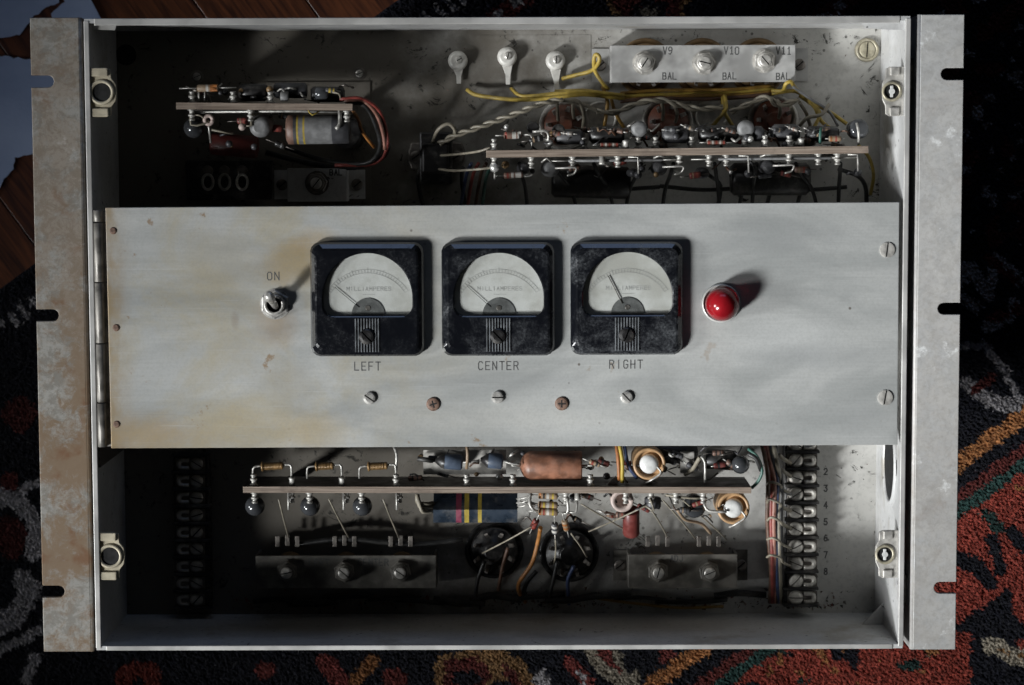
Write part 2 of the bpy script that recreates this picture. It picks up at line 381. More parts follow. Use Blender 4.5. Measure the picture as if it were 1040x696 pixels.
# ------------------------------------------------------------------ rug, floor, paper
CA, SA = math.cos(math.radians(36)), math.sin(math.radians(36))
def vnoise(x, y, seed):
    r = np.random.default_rng(seed); tab = r.random((256, 256))
    xi, yi = np.floor(x).astype(int), np.floor(y).astype(int); fx, fy = x - xi, y - yi
    fx, fy = fx * fx * (3 - 2 * fx), fy * fy * (3 - 2 * fy)
    g = lambda a, b: tab[a % 256, b % 256]
    return (g(xi, yi) * (1 - fx) + g(xi + 1, yi) * fx) * (1 - fy) + (g(xi, yi + 1) * (1 - fx) + g(xi + 1, yi + 1) * fx) * fy
def dye(x, y):
    """knot colours of the rug at world x, y: stripes run parallel to the rug's edge"""
    u, v = project(x, y, 0.0)
    jx, jy = (vnoise(u / 5, v / 5, 3) - .5) * 5, (vnoise(u / 5, v / 5, 4) - .5) * 5
    u, v = u + jx, v + jy
    a = u * CA - v * SA; t_ = u * SA + v * CA
    NAVY = np.array([.010, .011, .018]); RED = np.array([.36, .068, .046]); DRED = np.array([.125, .028, .024]); ORA = np.array([.46, .20, .075])
    TEAL = np.array([.035, .085, .075]); CRE = np.array([.42, .37, .29]); GRY = np.array([.42, .40, .41]); TAN = np.array([.30, .17, .075])
    c = np.tile(NAVY, (len(u), 1))
    def put(m, k): c[m] = k
    def seg(p, q, r):
        px_, py_ = q[0] - p[0], q[1] - p[1]; L = px_ ** 2 + py_ ** 2
        h = np.clip(((u - p[0]) * px_ + (v - p[1]) * py_) / L, 0, 1)
        return np.hypot(u - p[0] - h * px_, v - p[1] - h * py_) < r
    def line(ps, r):
        m = np.zeros(len(u), bool)
        for p, q in zip(ps[:-1], ps[1:]): m |= seg(p, q, r)
        return m
    # border ground with two rows of rosettes and guard stripes
    for i, (tc, per, rad) in enumerate(((400, 150, 42), (600, 130, 34), (800, 150, 44))):
        aa = (a + i * 61) % per - per / 2; tt = t_ - tc; ang = np.arctan2(tt, aa)
        rr = np.hypot(aa, tt) / (1 + .18 * np.cos(6 * ang)); put((rr < rad) & (rr > rad - 8), TAN * .9 if i != 1 else GRY); put(rr < rad - 8, DRED); put(rr < rad * .45, NAVY); put(rr < rad * .22, CRE * .6)
        bb = (a + i * 61 + per / 2) % per - per / 2
        put((np.abs(bb) + np.abs(tt) * .8 < 22) & (np.abs(bb) + np.abs(tt) * .8 > 12), GRY); put((np.abs(bb) + np.abs(tt) * .8 < 9), DRED)
    for tc in (310, 505, 700):
        put(np.abs(t_ - tc) < 9, DRED); put((np.abs(t_ - tc) < 4) & ((a % 22) < 11), GRY)
    put(t_ < 285, NAVY); put((t_ > 262) & (t_ < 281) & ((a % 13) < 5.5), GRY * .9)
    # bottom border motifs
    clear = (v > 640) & (u < 662) & (t_ < 944); put(clear, NAVY)
    def ring(cx, cy, rx, ry, th, col, inner):
        d = np.hypot((u - cx) / rx, (v - cy) / ry); d = d / (1 + .12 * np.cos(5 * np.arctan2(v - cy, u - cx)))
        put(d < 1, col); put(d < 1 - th, inner)
    ring(473, 686, 34, 27, .26, TAN, DRED); put(np.hypot((u - 473) / 14, (v - 690) / 9) < 1, NAVY); ring(512, 700, 22, 16, .3, TAN, NAVY)
    put(line([(500, 664), (528, 680), (533, 700)], 9), TAN); put(line([(512, 676), (524, 692)], 5), DRED)
    put(line([(578, 672), (597, 694)], 7), DRED * 1.6); put(line([(588, 682), (596, 704)], 3), GRY)
    put(line([(602, 656), (612, 676), (634, 690)], 10), CRE * .8); put(line([(612, 662), (630, 676)], 6), DRED * 1.5); put(line([(628, 662), (642, 690)], 7), CRE * .75); put(seg((636, 660), (640, 676), 6), NAVY)
    put(np.hypot(u - 550, v - 690) < 9, GRY); put(np.hypot(u - 676, v - 664) < 8, DRED * 1.5); put(np.hypot(u - 400, v - 690) < 13, DRED * 1.4); put(line([(330, 672), (352, 700)], 9), DRED * 1.8); put(line([(360, 690), (378, 670)], 7), ORA * .6)
    put(np.hypot((u - 140) / 24, (v - 688) / 17) < 1, RED * .5); put(np.hypot(u - 140, v - 694) < 6, NAVY); put(np.hypot(u - 268, v - 680) < 10, DRED * 1.4)
    # left border motifs
    lm = (u < 70) & (v > 330); put(lm, NAVY * .8)
    put(lm & line([(-40, 520), (0, 503), (22, 512), (36, 535), (34, 562), (52, 540)], 8), GRY); put(lm & (np.hypot((u - 10) / 17, (v - 545) / 22) < 1), DRED * .7)
    put(lm & line([(-20, 640), (12, 628), (30, 600), (22, 590)], 11), GRY * .9); put(lm & line([(-10, 664), (20, 650), (50, 632)], 5), GRY * .9); put(lm & line([(26, 690), (34, 668)], 6), GRY)
    put(lm & line([(0, 512), (30, 492), (60, 480)], 3.5), GRY); put(lm & (np.hypot(u - 8, v - 488) < 10), DRED); put(lm & (np.hypot(u - 20, v - 420) < 18), DRED * .7)
    # right border motifs
    rm = (u > 940) & (v < 470) & (t_ < 944); put(rm, NAVY)
    put(rm & line([(974, 286), (984, 270), (1002, 300), (1012, 262), (1034, 284)], 6), GRY); put(rm & line([(1004, 262), (1030, 284)], 4), DRED * 1.4); put(rm & line([(974, 300), (990, 312)], 5), GRY); put(rm & line([(1002, 332), (1024, 322), (1030, 306)], 6), GRY); put(rm & line([(1008, 322), (1038, 312)], 5), DRED * 1.5)
    put(rm & line([(972, 352), (1000, 350), (1020, 378), (1036, 408)], 4), GRY); put(rm & line([(980, 388), (1000, 404), (1030, 414)], 6), GRY * .9); put(rm & line([(990, 396), (1006, 384)], 5), DRED)
    put(rm & (vnoise(u / 9, v / 9, 8) > .80) & (v < 250), GRY * .8); put(rm & (vnoise(u / 14, v / 14, 9) > .72) & (v < 250), DRED * .8)
    put(rm & line([(1010, 24), (1040, 2), (1060, -10)], 8), DRED); put(rm & (np.hypot(u - 993, v - 112) < 7), GRY); put(rm & (np.hypot(u - 985, v - 160) < 9), DRED)
    # main guard stripes and red field
    st = (a * .5 + 100 * vnoise(a / 70, t_ * 0, 5))
    put((t_ > 944) & (t_ <= 960), ORA); put((t_ > 960) & (t_ <= 974), NAVY); put((t_ > 974) & (t_ <= 986), DRED * 1.3); put((t_ > 986) & (t_ <= 998), TEAL)
    field = t_ > 998; put(field, RED)
    put(field & (vnoise(u / 17 + 3, v / 17, 21) > .70), NAVY); put(field & (vnoise(u / 15 + 9, v / 15, 22) > .80), TEAL * .7); put(field & (vnoise(u / 11, v / 11, 23) > .82), ORA * .8)
    fr_ = field & (u > 960) & (v > 500); put(fr_, RED)
    put(fr_ & line([(972, 566), (992, 576), (1004, 590)], 8), NAVY); put(fr_ & line([(1006, 546), (1016, 578)], 6), NAVY); put(fr_ & line([(1026, 540), (1046, 560)], 7), NAVY); put(fr_ & line([(1000, 520), (1014, 536)], 6), TEAL * .6)
    tri = fr_ & (v > 634 - (u - 970) * .68) & (u < 1026 + (v - 600) * .12); put(tri, NAVY); put(fr_ & (u > 960) & (v > 662 + np.maximum(0, (990 - u)) * 1.6), NAVY)
    put(fr_ & (v > 640) & (u < 985), RED); put(fr_ & line([(1026, 630), (1050, 652)], 7), NAVY)
    put(fr_ & (u > 985) & (v > 668) & (v < 700) & (u > 1000 + (v - 690) * .8), NAVY)
    put(fr_ & line([(1006, 654), (1022, 662), (1052, 676)], 8.5), CRE); put(fr_ & line([(1010, 657), (1050, 673)], 3) & ((u % 11) < 5), TAN)
    val = .72 + .5 * vnoise(u / 3.2, v / 3.2, 31) ; abr = .85 + .3 * vnoise(a / 60, t_ / 6, 32)
    return c * (val * abr)[:, None]

def rug_mesh(name, V, Fq, colv):
    me = bpy.data.meshes.new(name); me.vertices.add(len(V)); me.vertices.foreach_set('co', V.ravel())
    me.loops.add(Fq.size); me.loops.foreach_set('vertex_index', Fq.ravel()); me.polygons.add(len(Fq))
    me.polygons.foreach_set('loop_start', np.arange(0, Fq.size, 4)); me.polygons.foreach_set('loop_total', np.full(len(Fq), 4)); me.update(calc_edges=True)
    ca = me.attributes.new('dye', 'FLOAT_COLOR', 'POINT'); ca.data.foreach_set('color', np.c_[colv, np.ones(len(colv))].astype(np.float32).ravel())
    me.materials.append(M['rug']); me.validate(); return me
# rug coordinates: e1 along the edge, e2 across, measured from a point on the edge
E0 = P(200, 148, 0); e1 = (P(200 + 100 * CA, 148 - 100 * SA, 0) - E0).normalized(); e2 = Vector((e1.y, -e1.x, 0))
def rugpt(i, j): return np.stack([E0.x + e1.x * i + e2.x * j, E0.y + e1.y * i + e2.y * j], -1)
gs = .004
I, J = np.meshgrid(np.arange(-.62, .80, gs), np.arange(0, .98, gs), indexing='ij')
xy = rugpt(I.ravel(), J.ravel()); n0, n1 = I.shape
V = np.c_[xy, np.full(len(xy), -.0015) + .0006 * np.sin(xy[:, 0] * 37) * np.cos(xy[:, 1] * 29)]
idx = np.arange(n0 * n1).reshape(n0, n1)
Fq = np.stack([idx[:-1, :-1], idx[:-1, 1:], idx[1:, 1:], idx[1:, :-1]], -1).reshape(-1, 4)
rug = link('rug', rug_mesh('rug', V, Fq, dye(xy[:, 0], xy[:, 1]) * .8))
tag(rug, 'red and black oriental pile rug with diagonal orange stripe under the chassis', 'rug')
b_ = MB()
c4 = [rugpt(np.array([i]), np.array([j]))[0] for i, j in ((-.62, 0), (.796, 0), (.796, .976), (-.62, .976))]
b_.prism([tuple(q) for q in c4], -.0078, -.0040, M['black']); b_.build('rug_backing', rug)
# pile: one knot of wool each
sp = .00130
I, J = np.meshgrid(np.arange(-.5, .75, sp), np.arange(.001, .80, sp), indexing='ij')
xy = rugpt(I.ravel(), J.ravel()) + rng.uniform(-.0005, .0005, (I.size, 2))
uu, vv = project(xy[:, 0], xy[:, 1], 0.)
keep = (uu > -45) & (uu < 1085) & (vv > -45) & (vv < 745) & ~((uu > 95) & (uu < 900) & (vv > 70) & (vv < 610))
xy = xy[keep]; N = len(xy); colr = dye(xy[:, 0], xy[:, 1]) * rng.uniform(.75, 1.25, (N, 1))
h = rng.uniform(.0016, .0030, N); r0 = .00075; r1 = rng.uniform(.00020, .00045, N); ti = rng.normal(0, .0009, (N, 2)) + np.array([.0008, -.0006]); th = rng.uniform(0, 1.57, N)
Vt = np.zeros((N, 8, 3))
for k in range(4):
    an = th + k * math.pi / 2
    Vt[:, k, 0] = xy[:, 0] + np.cos(an) * r0; Vt[:, k, 1] = xy[:, 1] + np.sin(an) * r0; Vt[:, k, 2] = -.0012
    Vt[:, k + 4, 0] = xy[:, 0] + ti[:, 0] + np.cos(an + .4) * r1; Vt[:, k + 4, 1] = xy[:, 1] + ti[:, 1] + np.sin(an + .4) * r1; Vt[:, k + 4, 2] = h - .0012 + rng.normal(0, .0002, N)
q = np.array([[0, 1, 5, 4], [1, 2, 6, 5], [2, 3, 7, 6], [3, 0, 4, 7], [4, 5, 6, 7]])
Fq = (np.arange(N)[:, None, None] * 8 + q[None]).reshape(-1, 4)
pile = link('pile', rug_mesh('pile', Vt.reshape(-1, 3), Fq, np.repeat(colr, 8, 0)), rug); pile['kind'] = 'stuff'

ZW = -.008
fb = MB(); fb.box((-.75, -.55, ZW - .03), (.75, .75, ZW - .0125), M['void'])
floor = tag(fb.build('wooden_floor'), 'dark varnished wooden floor boards beyond the rug edge', None, kind='structure')
pb = MB(); pb.box((-.0285, -.36, -.012), (.0285, .36, 0), M['wood'], .0012); pm = None
bmw = bmesh.new()
# plank mesh lies along local x so that the grain follows it
pb = MB(); pb.box((-.36, -.0285, -.012), (.36, .0288, 0), M['wood'], .0005); pm = pb.mesh('plank'); bmw.free()
angp = math.atan2(e2.y, e2.x)
for k in range(18):
    c0 = E0 + e1 * (-.50 + k * .058) + e2 * (-.26 + random.uniform(-.01, .01))
    link('plank', pm, floor, (c0.x, c0.y, ZW), (0, 0, angp))

def ragged(pts, amp, seed):
    r = random.Random(seed); out = []
    for (p, q_, rg) in zip(pts, pts[1:] + pts[:1], [len(x) > 2 for x in pts]):
        out.append(p[:2]); L = math.hypot(q_[0] - p[0], q_[1] - p[1]); n_ = max(1, int(L / 4)) if rg else 1
        for i in range(1, n_): out.append((p[0] + (q_[0] - p[0]) * i / n_ + r.uniform(-amp, amp), p[1] + (q_[1] - p[1]) * i / n_ + r.uniform(-amp, amp)))
    return out
def paper(pts, z, label, seed):
    m = MB(); pl = [P(u, v, z) for u, v in ragged(pts, 1.3, seed)]
    m.prism([(p.x, p.y) for p in pl], z, z + .0005, M['paper']); tag(m.build('torn_paper'), label, 'paper', 'torn paper scraps on the floor')
paper([(-60, -60), (62, -60), (60, 3, 1), (46, 8, 1), (32, 20, 1), (20, 36, 1), (-4, 40, 1), (-60, 46)], ZW + .0006, 'torn pale blue paper scrap filling the upper left corner of the photo', 1)
paper([(-60, 58, 1), (-2, 57, 1), (30, 60, 1), (60, 70), (62, 140), (36, 155, 1), (15, 160, 1), (14, 172, 1), (4, 182, 1), (-8, 202, 1), (-60, 232)], ZW + .0018, 'torn pale blue paper sheet poking out under the rusty left rail', 2)
paper([(52, 14, 1), (66, 2, 1), (62, -40), (72, -40), (104, 22), (100, 60), (60, 50)], ZW + .0030, 'small straight edged blue paper scrap above the rusty left rail', 3)

# ------------------------------------------------------------------ chassis body
root = bpy.data.objects.new('amplifier_chassis', None); COL.objects.link(root)
tag(root, 'open grey steel amplifier chassis with three black meters and a red lamp', 'amplifier')
HW, HH, TH = .42655 / 2, .33135 / 2, .0022
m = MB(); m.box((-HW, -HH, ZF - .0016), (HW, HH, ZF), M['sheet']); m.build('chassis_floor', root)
def wall(a, b, lipdir, lbl=None):
    m = MB(); m.box(a, b, M['wall']); x0, y0, _ = a; x1, y1, z1 = b
    # rolled rim
    if abs(x1 - x0) < .01: m.box((x0 - .0002, y0 + .001, z1 - .0006), (x1 + .0004, y1 - .001, z1 + .0005), M['rim'], .0004)
    else: m.box((x0 + .003, y0 - (.0012 if lipdir > 0 else .0002), z1 - .0006), (x1 - .003, y1 + .0002, z1 + .0005), M['rim'], .0004)
    return m.build('side_wall', root, lbl)
wall((-HW, -HH, ZF + .0001), (-HW + TH, HH, ZR), 0); wall((HW - TH, -HH, ZF + .0001), (HW, HH, ZR), 0)
wall((-HW + TH, HH - TH, ZF + .0001), (HW - TH, HH, ZR), 1); wall((-HW + TH, -HH, ZF + .0001), (HW - TH, -HH + TH, ZR), 0)
# folded corner gussets
m = MB(); a = P(872, 28, ZR - .004); m.prism([(HW - TH, HH - TH), (HW - TH - .024, HH - TH), (HW - TH - .020, HH - TH - .0035), (HW - TH - .008, HH - TH - .0045), (HW - TH, HH - TH - .0045)], ZR - .0052, ZR - .004, M['wall']); m.build('corner_gusset', root)
m = MB(); m.prism([(-HW + TH + .001, HH - TH), (-HW + TH + .001, HH - TH - .003), (-HW + TH + .013, HH - TH - .0034), (-HW + TH + .014, HH - TH)], ZR - .005, ZR - .004, M['rim']); m.build('corner_gusset', root)
m = MB(); a = .012; m.prism([(HW - TH, -HH + TH), (HW - TH, -HH + TH + .012), (HW - TH - .012, -HH + TH)], ZF + .030, ZF + .0315, M['wall']); m.build('corner_gusset', root)
# mounting rails with open slots
def rail(side, slots, mt, lbl):
    WO, HO = .4826 / 2, .33287 / 2
    xi = P(931.5 if side > 0 else 79, 300, ZR).x if side > 0 else -WO + .0253
    sg = side; pts = [(xi, -HO), (sg * WO, -HO)]
    yl = sorted([P(0, v, ZR).y for v in slots]); hw = .0031; dp = .0118
    for y in yl:
        pts += [(sg * WO, y - hw), (sg * (WO - dp + hw), y - hw)]
        for k in range(1, 6):
            an = -math.pi / 2 + math.pi * k / 6; pts.append((sg * (WO - dp + hw - hw * math.cos(an)), y + hw * math.sin(an)))
        pts += [(sg * (WO - dp + hw), y + hw), (sg * WO, y + hw)]
    pts += [(sg * WO, HO), (xi, HO)]
    m = MB(); m.prism(pts, ZR - .003, ZR, mt, .0004)
    x2 = xi - sg * .0014
    m.lathe((xi, -HO, ZR - .0016), (0, 1, 0), [(0, .0015), (2 * HO, .0015)], mt, 12)
    m.box((min(xi - .0012, xi + .0012), -HO + .0002, ZR - .034), (max(xi - .0012, xi + .0012), HO - .0002, ZR - .0018), mt)
    o = m.build('mounting_rail', root, lbl)
    for y in (-HO + .03, 0, HO - .03):  # spacers that tie rail to box
        lug = MB(); xa, xb = sorted((xi - sg * .0012, sg * HW)); lug.box((xa, y - .008, ZR - .030), (xb, y + .008, ZR - .012), M['dsteel']); lug.build('rail_spacer', o)
rail(-1, (83, 320.5, 601), M['rail_l'], 'rust mottled left mounting rail with open slots')
rail(1, (78.5, 316.5, 599.5), M['rail_r'], 'clean grey right mounting rail with white spots')
for (x, y, sx, sy) in ((-.13, .06, .05, .045), (.12, .07, .055, .045), (0, -.09, .06, .035)):   # transformer cans the chassis lies on
    m = MB(); m.box((x - sx, y - sy, .0012), (x + sx, y + sy, ZF - .0017), M['blackplastic'], .003); m.build('transformer_can', root)

# --- generic shared meshes
def slotted(name, r, hgt, mat, slot=.22, dome=.3, n=20, ang=0):
    """screw head: two halves with a real slot between them"""
    m = MB()
    for s_ in (1, -1):
        bm = bmesh.new(); pr = []
        top = []
        k0 = math.asin(slot / 2)
        arc = [k0 + (math.pi - 2 * k0) * i / n for i in range(n + 1)]
        rings = [(1, 0), (1, hgt * (1 - dome)), (.86, hgt * (1 - dome * .35)), (.6, hgt)]
        loops = []
        for rr, z in rings:
            loops.append([bm.verts.new((r * rr * math.cos(a), s_ * max(r * slot / 2, r * rr * math.sin(a)), z)) for a in arc])
        for A, B in zip(loops[:-1], loops[1:]):
            for i in range(n): bm.faces.new((A[i], A[i + 1], B[i + 1], B[i]) if s_ > 0 else (A[i + 1], A[i], B[i], B[i + 1]))
            bm.faces.new((A[0], B[0], B[-1], A[-1]) if s_ > 0 else (A[-1], B[-1], B[0], A[0]))
        bm.faces.new(loops[-1] if s_ > 0 else loops[-1][::-1])
        bmesh.ops.recalc_face_normals(bm, faces=bm.faces[:]); m.bm(bm, mat, False)
    m.lathe((0, 0, 0), (0, 0, 1), [(0, r * .9), (hgt * .35, r * .9)], M['void'], 16)
    return m.mesh(name)
def phillips(name, r, hgt, mat):
    m = MB(); m.lathe((0, 0, 0), (0, 0, 1), [(0, r), (hgt * .5, r), (hgt * .85, r * .8), (hgt, r * .45)], mat, 20)
    for a in (0, math.pi / 2):
        c_, s_ = math.cos(a), math.sin(a); L, w_ = r * .55, r * .1
        pts = [(c_ * x - s_ * y, s_ * x + c_ * y) for x, y in ((-L, -w_), (L, -w_), (L, w_), (-L, w_))]
        m.prism(pts, hgt * .7, hgt * 1.02 + a * .00002, M['void'])
    return m.mesh(name)
M['lugwhite'] = simple('white_plated_lug', (.74, .72, .67, 1), .42, .1, .25, 200, dust=.1)
M['lugmetal'] = simple('plated_lug', (.66, .63, .57, 1), .36, .25, .35, 300, dust=.15)
SC_CH = slotted('screw', .0032, .0018, M['nickel']); SC_FL = slotted('screw', .0040, .0008, M['nutgrey'], .2, .2)
SC_PH = phillips('screw', .0036, .0012, M['rustscrew']); SC_TERM = slotted('terminal_screw', .0040, .0022, M['lugmetal'], .16, .6)
SC_DK = slotted('screw', .0032, .0016, M['dsteel'])
GLY = {'L': [[(0, 1), (0, 0), (.8, 0)]], 'E': [[(.8, 1), (0, 1), (0, 0), (.8, 0)], [(0, .5), (.65, .5)]], 'F': [[(.8, 1), (0, 1), (0, 0)], [(0, .5), (.65, .5)]], 'T': [[(0, 1), (.9, 1)], [(.45, 1), (.45, 0)]],
       'C': [[(.8, .85), (.6, 1), (.2, 1), (0, .8), (0, .2), (.2, 0), (.6, 0), (.8, .15)]], 'N': [[(0, 0), (0, 1), (.8, 0), (.8, 1)]], 'R': [[(0, 0), (0, 1), (.6, 1), (.8, .85), (.8, .65), (.6, .5), (0, .5)], [(.5, .5), (.85, 0)]],
       'I': [[(.4, 0), (.4, 1)]], 'G': [[(.8, .85), (.6, 1), (.2, 1), (0, .8), (0, .2), (.2, 0), (.6, 0), (.8, .2), (.8, .45), (.5, .45)]], 'H': [[(0, 0), (0, 1)], [(.8, 0), (.8, 1)], [(0, .5), (.8, .5)]],
       'O': [[(.2, 0), (0, .2), (0, .8), (.2, 1), (.6, 1), (.8, .8), (.8, .2), (.6, 0), (.2, 0)]], 'V': [[(0, 1), (.4, 0), (.8, 1)]], 'B': [[(0, 0), (0, 1), (.6, 1), (.75, .85), (.75, .65), (.6, .52), (0, .52)], [(.6, .52), (.8, .36), (.8, .15), (.6, 0), (0, 0)]],
       'A': [[(0, 0), (.4, 1), (.8, 0)], [(.15, .38), (.65, .38)]], 'D': [[(0, 0), (0, 1), (.5, 1), (.8, .75), (.8, .25), (.5, 0), (0, 0)]], 'J': [[(.7, 1), (.7, .2), (.5, 0), (.2, 0), (0, .2)]], 'M': [[(0, 0), (0, 1), (.45, .35), (.9, 1), (.9, 0)]], 'P': [[(0, 0), (0, 1), (.6, 1), (.8, .85), (.8, .6), (.6, .45), (0, .45)]], 'S': [[(.8, .85), (.6, 1), (.2, 1), (0, .85), (0, .65), (.2, .53), (.6, .47), (.8, .33), (.8, .15), (.6, 0), (.2, 0), (0, .15)]],
       '0': [[(.2, 0), (0, .2), (0, .8), (.2, 1), (.6, 1), (.8, .8), (.8, .2), (.6, 0), (.2, 0)]], '1': [[(.15, .8), (.4, 1), (.4, 0)], [(.15, 0), (.65, 0)]], '2': [[(0, .8), (.2, 1), (.6, 1), (.8, .8), (.8, .6), (0, 0), (.8, 0)]], '3': [[(0, 1), (.8, 1), (.4, .6), (.7, .5), (.8, .25), (.6, 0), (.2, 0), (0, .15)]], '4': [[(.6, 0), (.6, 1), (0, .3), (.85, .3)]],
       '5': [[(.75, 1), (.1, 1), (.05, .55), (.55, .6), (.8, .4), (.8, .2), (.55, 0), (.15, 0), (0, .12)]], '6': [[(.7, .95), (.4, 1), (.1, .7), (0, .3), (.15, .05), (.5, 0), (.78, .15), (.78, .4), (.55, .55), (.2, .5), (.03, .35)]], '7': [[(0, 1), (.8, 1), (.3, 0)]], '8': [[(.4, .53), (.1, .65), (.1, .88), (.3, 1), (.55, 1), (.72, .88), (.72, .65), (.4, .53), (.05, .38), (.05, .12), (.25, 0), (.55, 0), (.78, .12), (.78, .38), (.4, .53)]],
       '9': [[(.1, .05), (.4, 0), (.7, .3), (.8, .7), (.65, .95), (.3, 1), (.03, .85), (.03, .6), (.25, .45), (.6, .5), (.77, .65)]], '-': [[(.1, .5), (.8, .5)]], ' ': []}
def letters(m, text, c, z, hgt, stroke, mat, wid=.72, gap=1.25, rot=0., jit=0):
    W_ = hgt * wid; adv = W_ * gap; x0 = -(adv * len(text) - (adv - W_ * .8)) / 2; cr, sr = math.cos(rot), math.sin(rot)
    for i, ch in enumerate(text):
        jx, jy = random.uniform(-jit, jit), random.uniform(-jit, jit)
        for pl in GLY[ch]:
            for k, (p, q_) in enumerate(zip(pl[:-1], pl[1:])):
                a = Vector((x0 + i * adv + p[0] * W_ + jx, (p[1] - .5) * hgt + jy)); b = Vector((x0 + i * adv + q_[0] * W_ + jx, (q_[1] - .5) * hgt + jy))
                d = (b - a).normalized() * stroke * .5; nrm = Vector((-d.y, d.x)); a = a - d; b = b + d
                qd = [a + nrm, a - nrm, b - nrm, b + nrm]; dz = .00001 * (k % 2)
                qd = [(c[0] + p_.x * cr - p_.y * sr, c[1] + p_.x * sr + p_.y * cr) for p_ in qd]
                m.add([(x, y, z + dz) for x, y in qd] + [(x, y, z - .0003) for x, y in qd], [(0, 1, 2, 3), (0, 4, 5, 1), (1, 5, 6, 2), (2, 6, 7, 3), (3, 7, 4, 0)], mat)
def lettering(text, u, v, z, hgt, stroke, mat, parent, **k):
    m = MB(); c = P(u, v, z); letters(m, text, (c.x, c.y), z + .00006, hgt, stroke, mat, **k); return m.build('lettering', parent)

# ------------------------------------------------------------------ hinged panel
ZP = ZR + .0006
pc = [P(u, v, ZP) for u, v in ((107, 211), (913.5, 205.5), (911.5, 452), (113, 455.5))]
m = MB(); m.prism([(p.x, p.y) for p in pc][::-1], ZP - .0018, ZP, M['panel'], .0003); panel = m.build('hinged_panel', root, 'stained aluminium middle panel carrying the meters')
top_, bot_ = P(100, 213, ZR), P(105, 454.5, ZR)
cuts = [213, 226, 287, 349, 409, 454.5]
for v0, v1 in zip(cuts[:-1], cuts[1:]):
    a, b = P(99.2 + (v0 - 213) * .02, v0 + .6, ZR - .0006), P(99.2 + (v1 - 213) * .02, v1 - .6, ZR - .0006)
    m = MB(); m.cyl(b, a, .0024, M['hinge'], 16, ch=.0002)
    m.box((a.x + .0008, b.y, ZR - .0034), (a.x + .0046, a.y, ZR - .0024), M['hinge']); m.build('hinge_knuckle', panel)
m = MB(); a, b = P(98, 213, ZF), P(104, 455, ZF)
m.box((-HW + TH, b.y, ZF), (-HW + TH + .0012, a.y, ZR - .003), M['dsteel']); m.build('hinge_leaf', panel)
RV = MB(); RV.lathe((0, 0, 0), (0, 0, 1), [(0, .0019), (.0003, .0018), (.0006, .0012)], M['rustscrew'], 14); RVm = RV.mesh('rivet')
for u, v in ((115, 234.5), (118, 333), (118.5, 431)): link('rivet', RVm, panel, P(u, v, ZP))
for u, v, a in ((901, 254, 1.45), (899, 404, 1.4)): link('screw', SC_FL, panel, P(u, v, ZP), (0, 0, a))
for u, v, a in ((375.5, 404.5, -.6), (505.5, 403.5, 0), (636.5, 403.5, -.8)): link('screw', SC_CH, panel, P(u, v, ZP), (0, 0, a))
for u, v, a in ((440, 410.5, .3), (570.5, 410, 0)): link('screw', SC_PH, panel, P(u, v, ZP), (0, 0, a))
for tx, u, v in (('LEFT', 373, 372), ('CENTER', 506, 371.5), ('RIGHT', 635.5, 370)): lettering(tx, u, v, ZP, .0042, .00055, M['ink2'], panel, wid=.62, gap=1.42)
lettering('ON', 277.5, 280.5, ZP, .0040, .0005, M['ink2'], panel, wid=.7, gap=1.35)
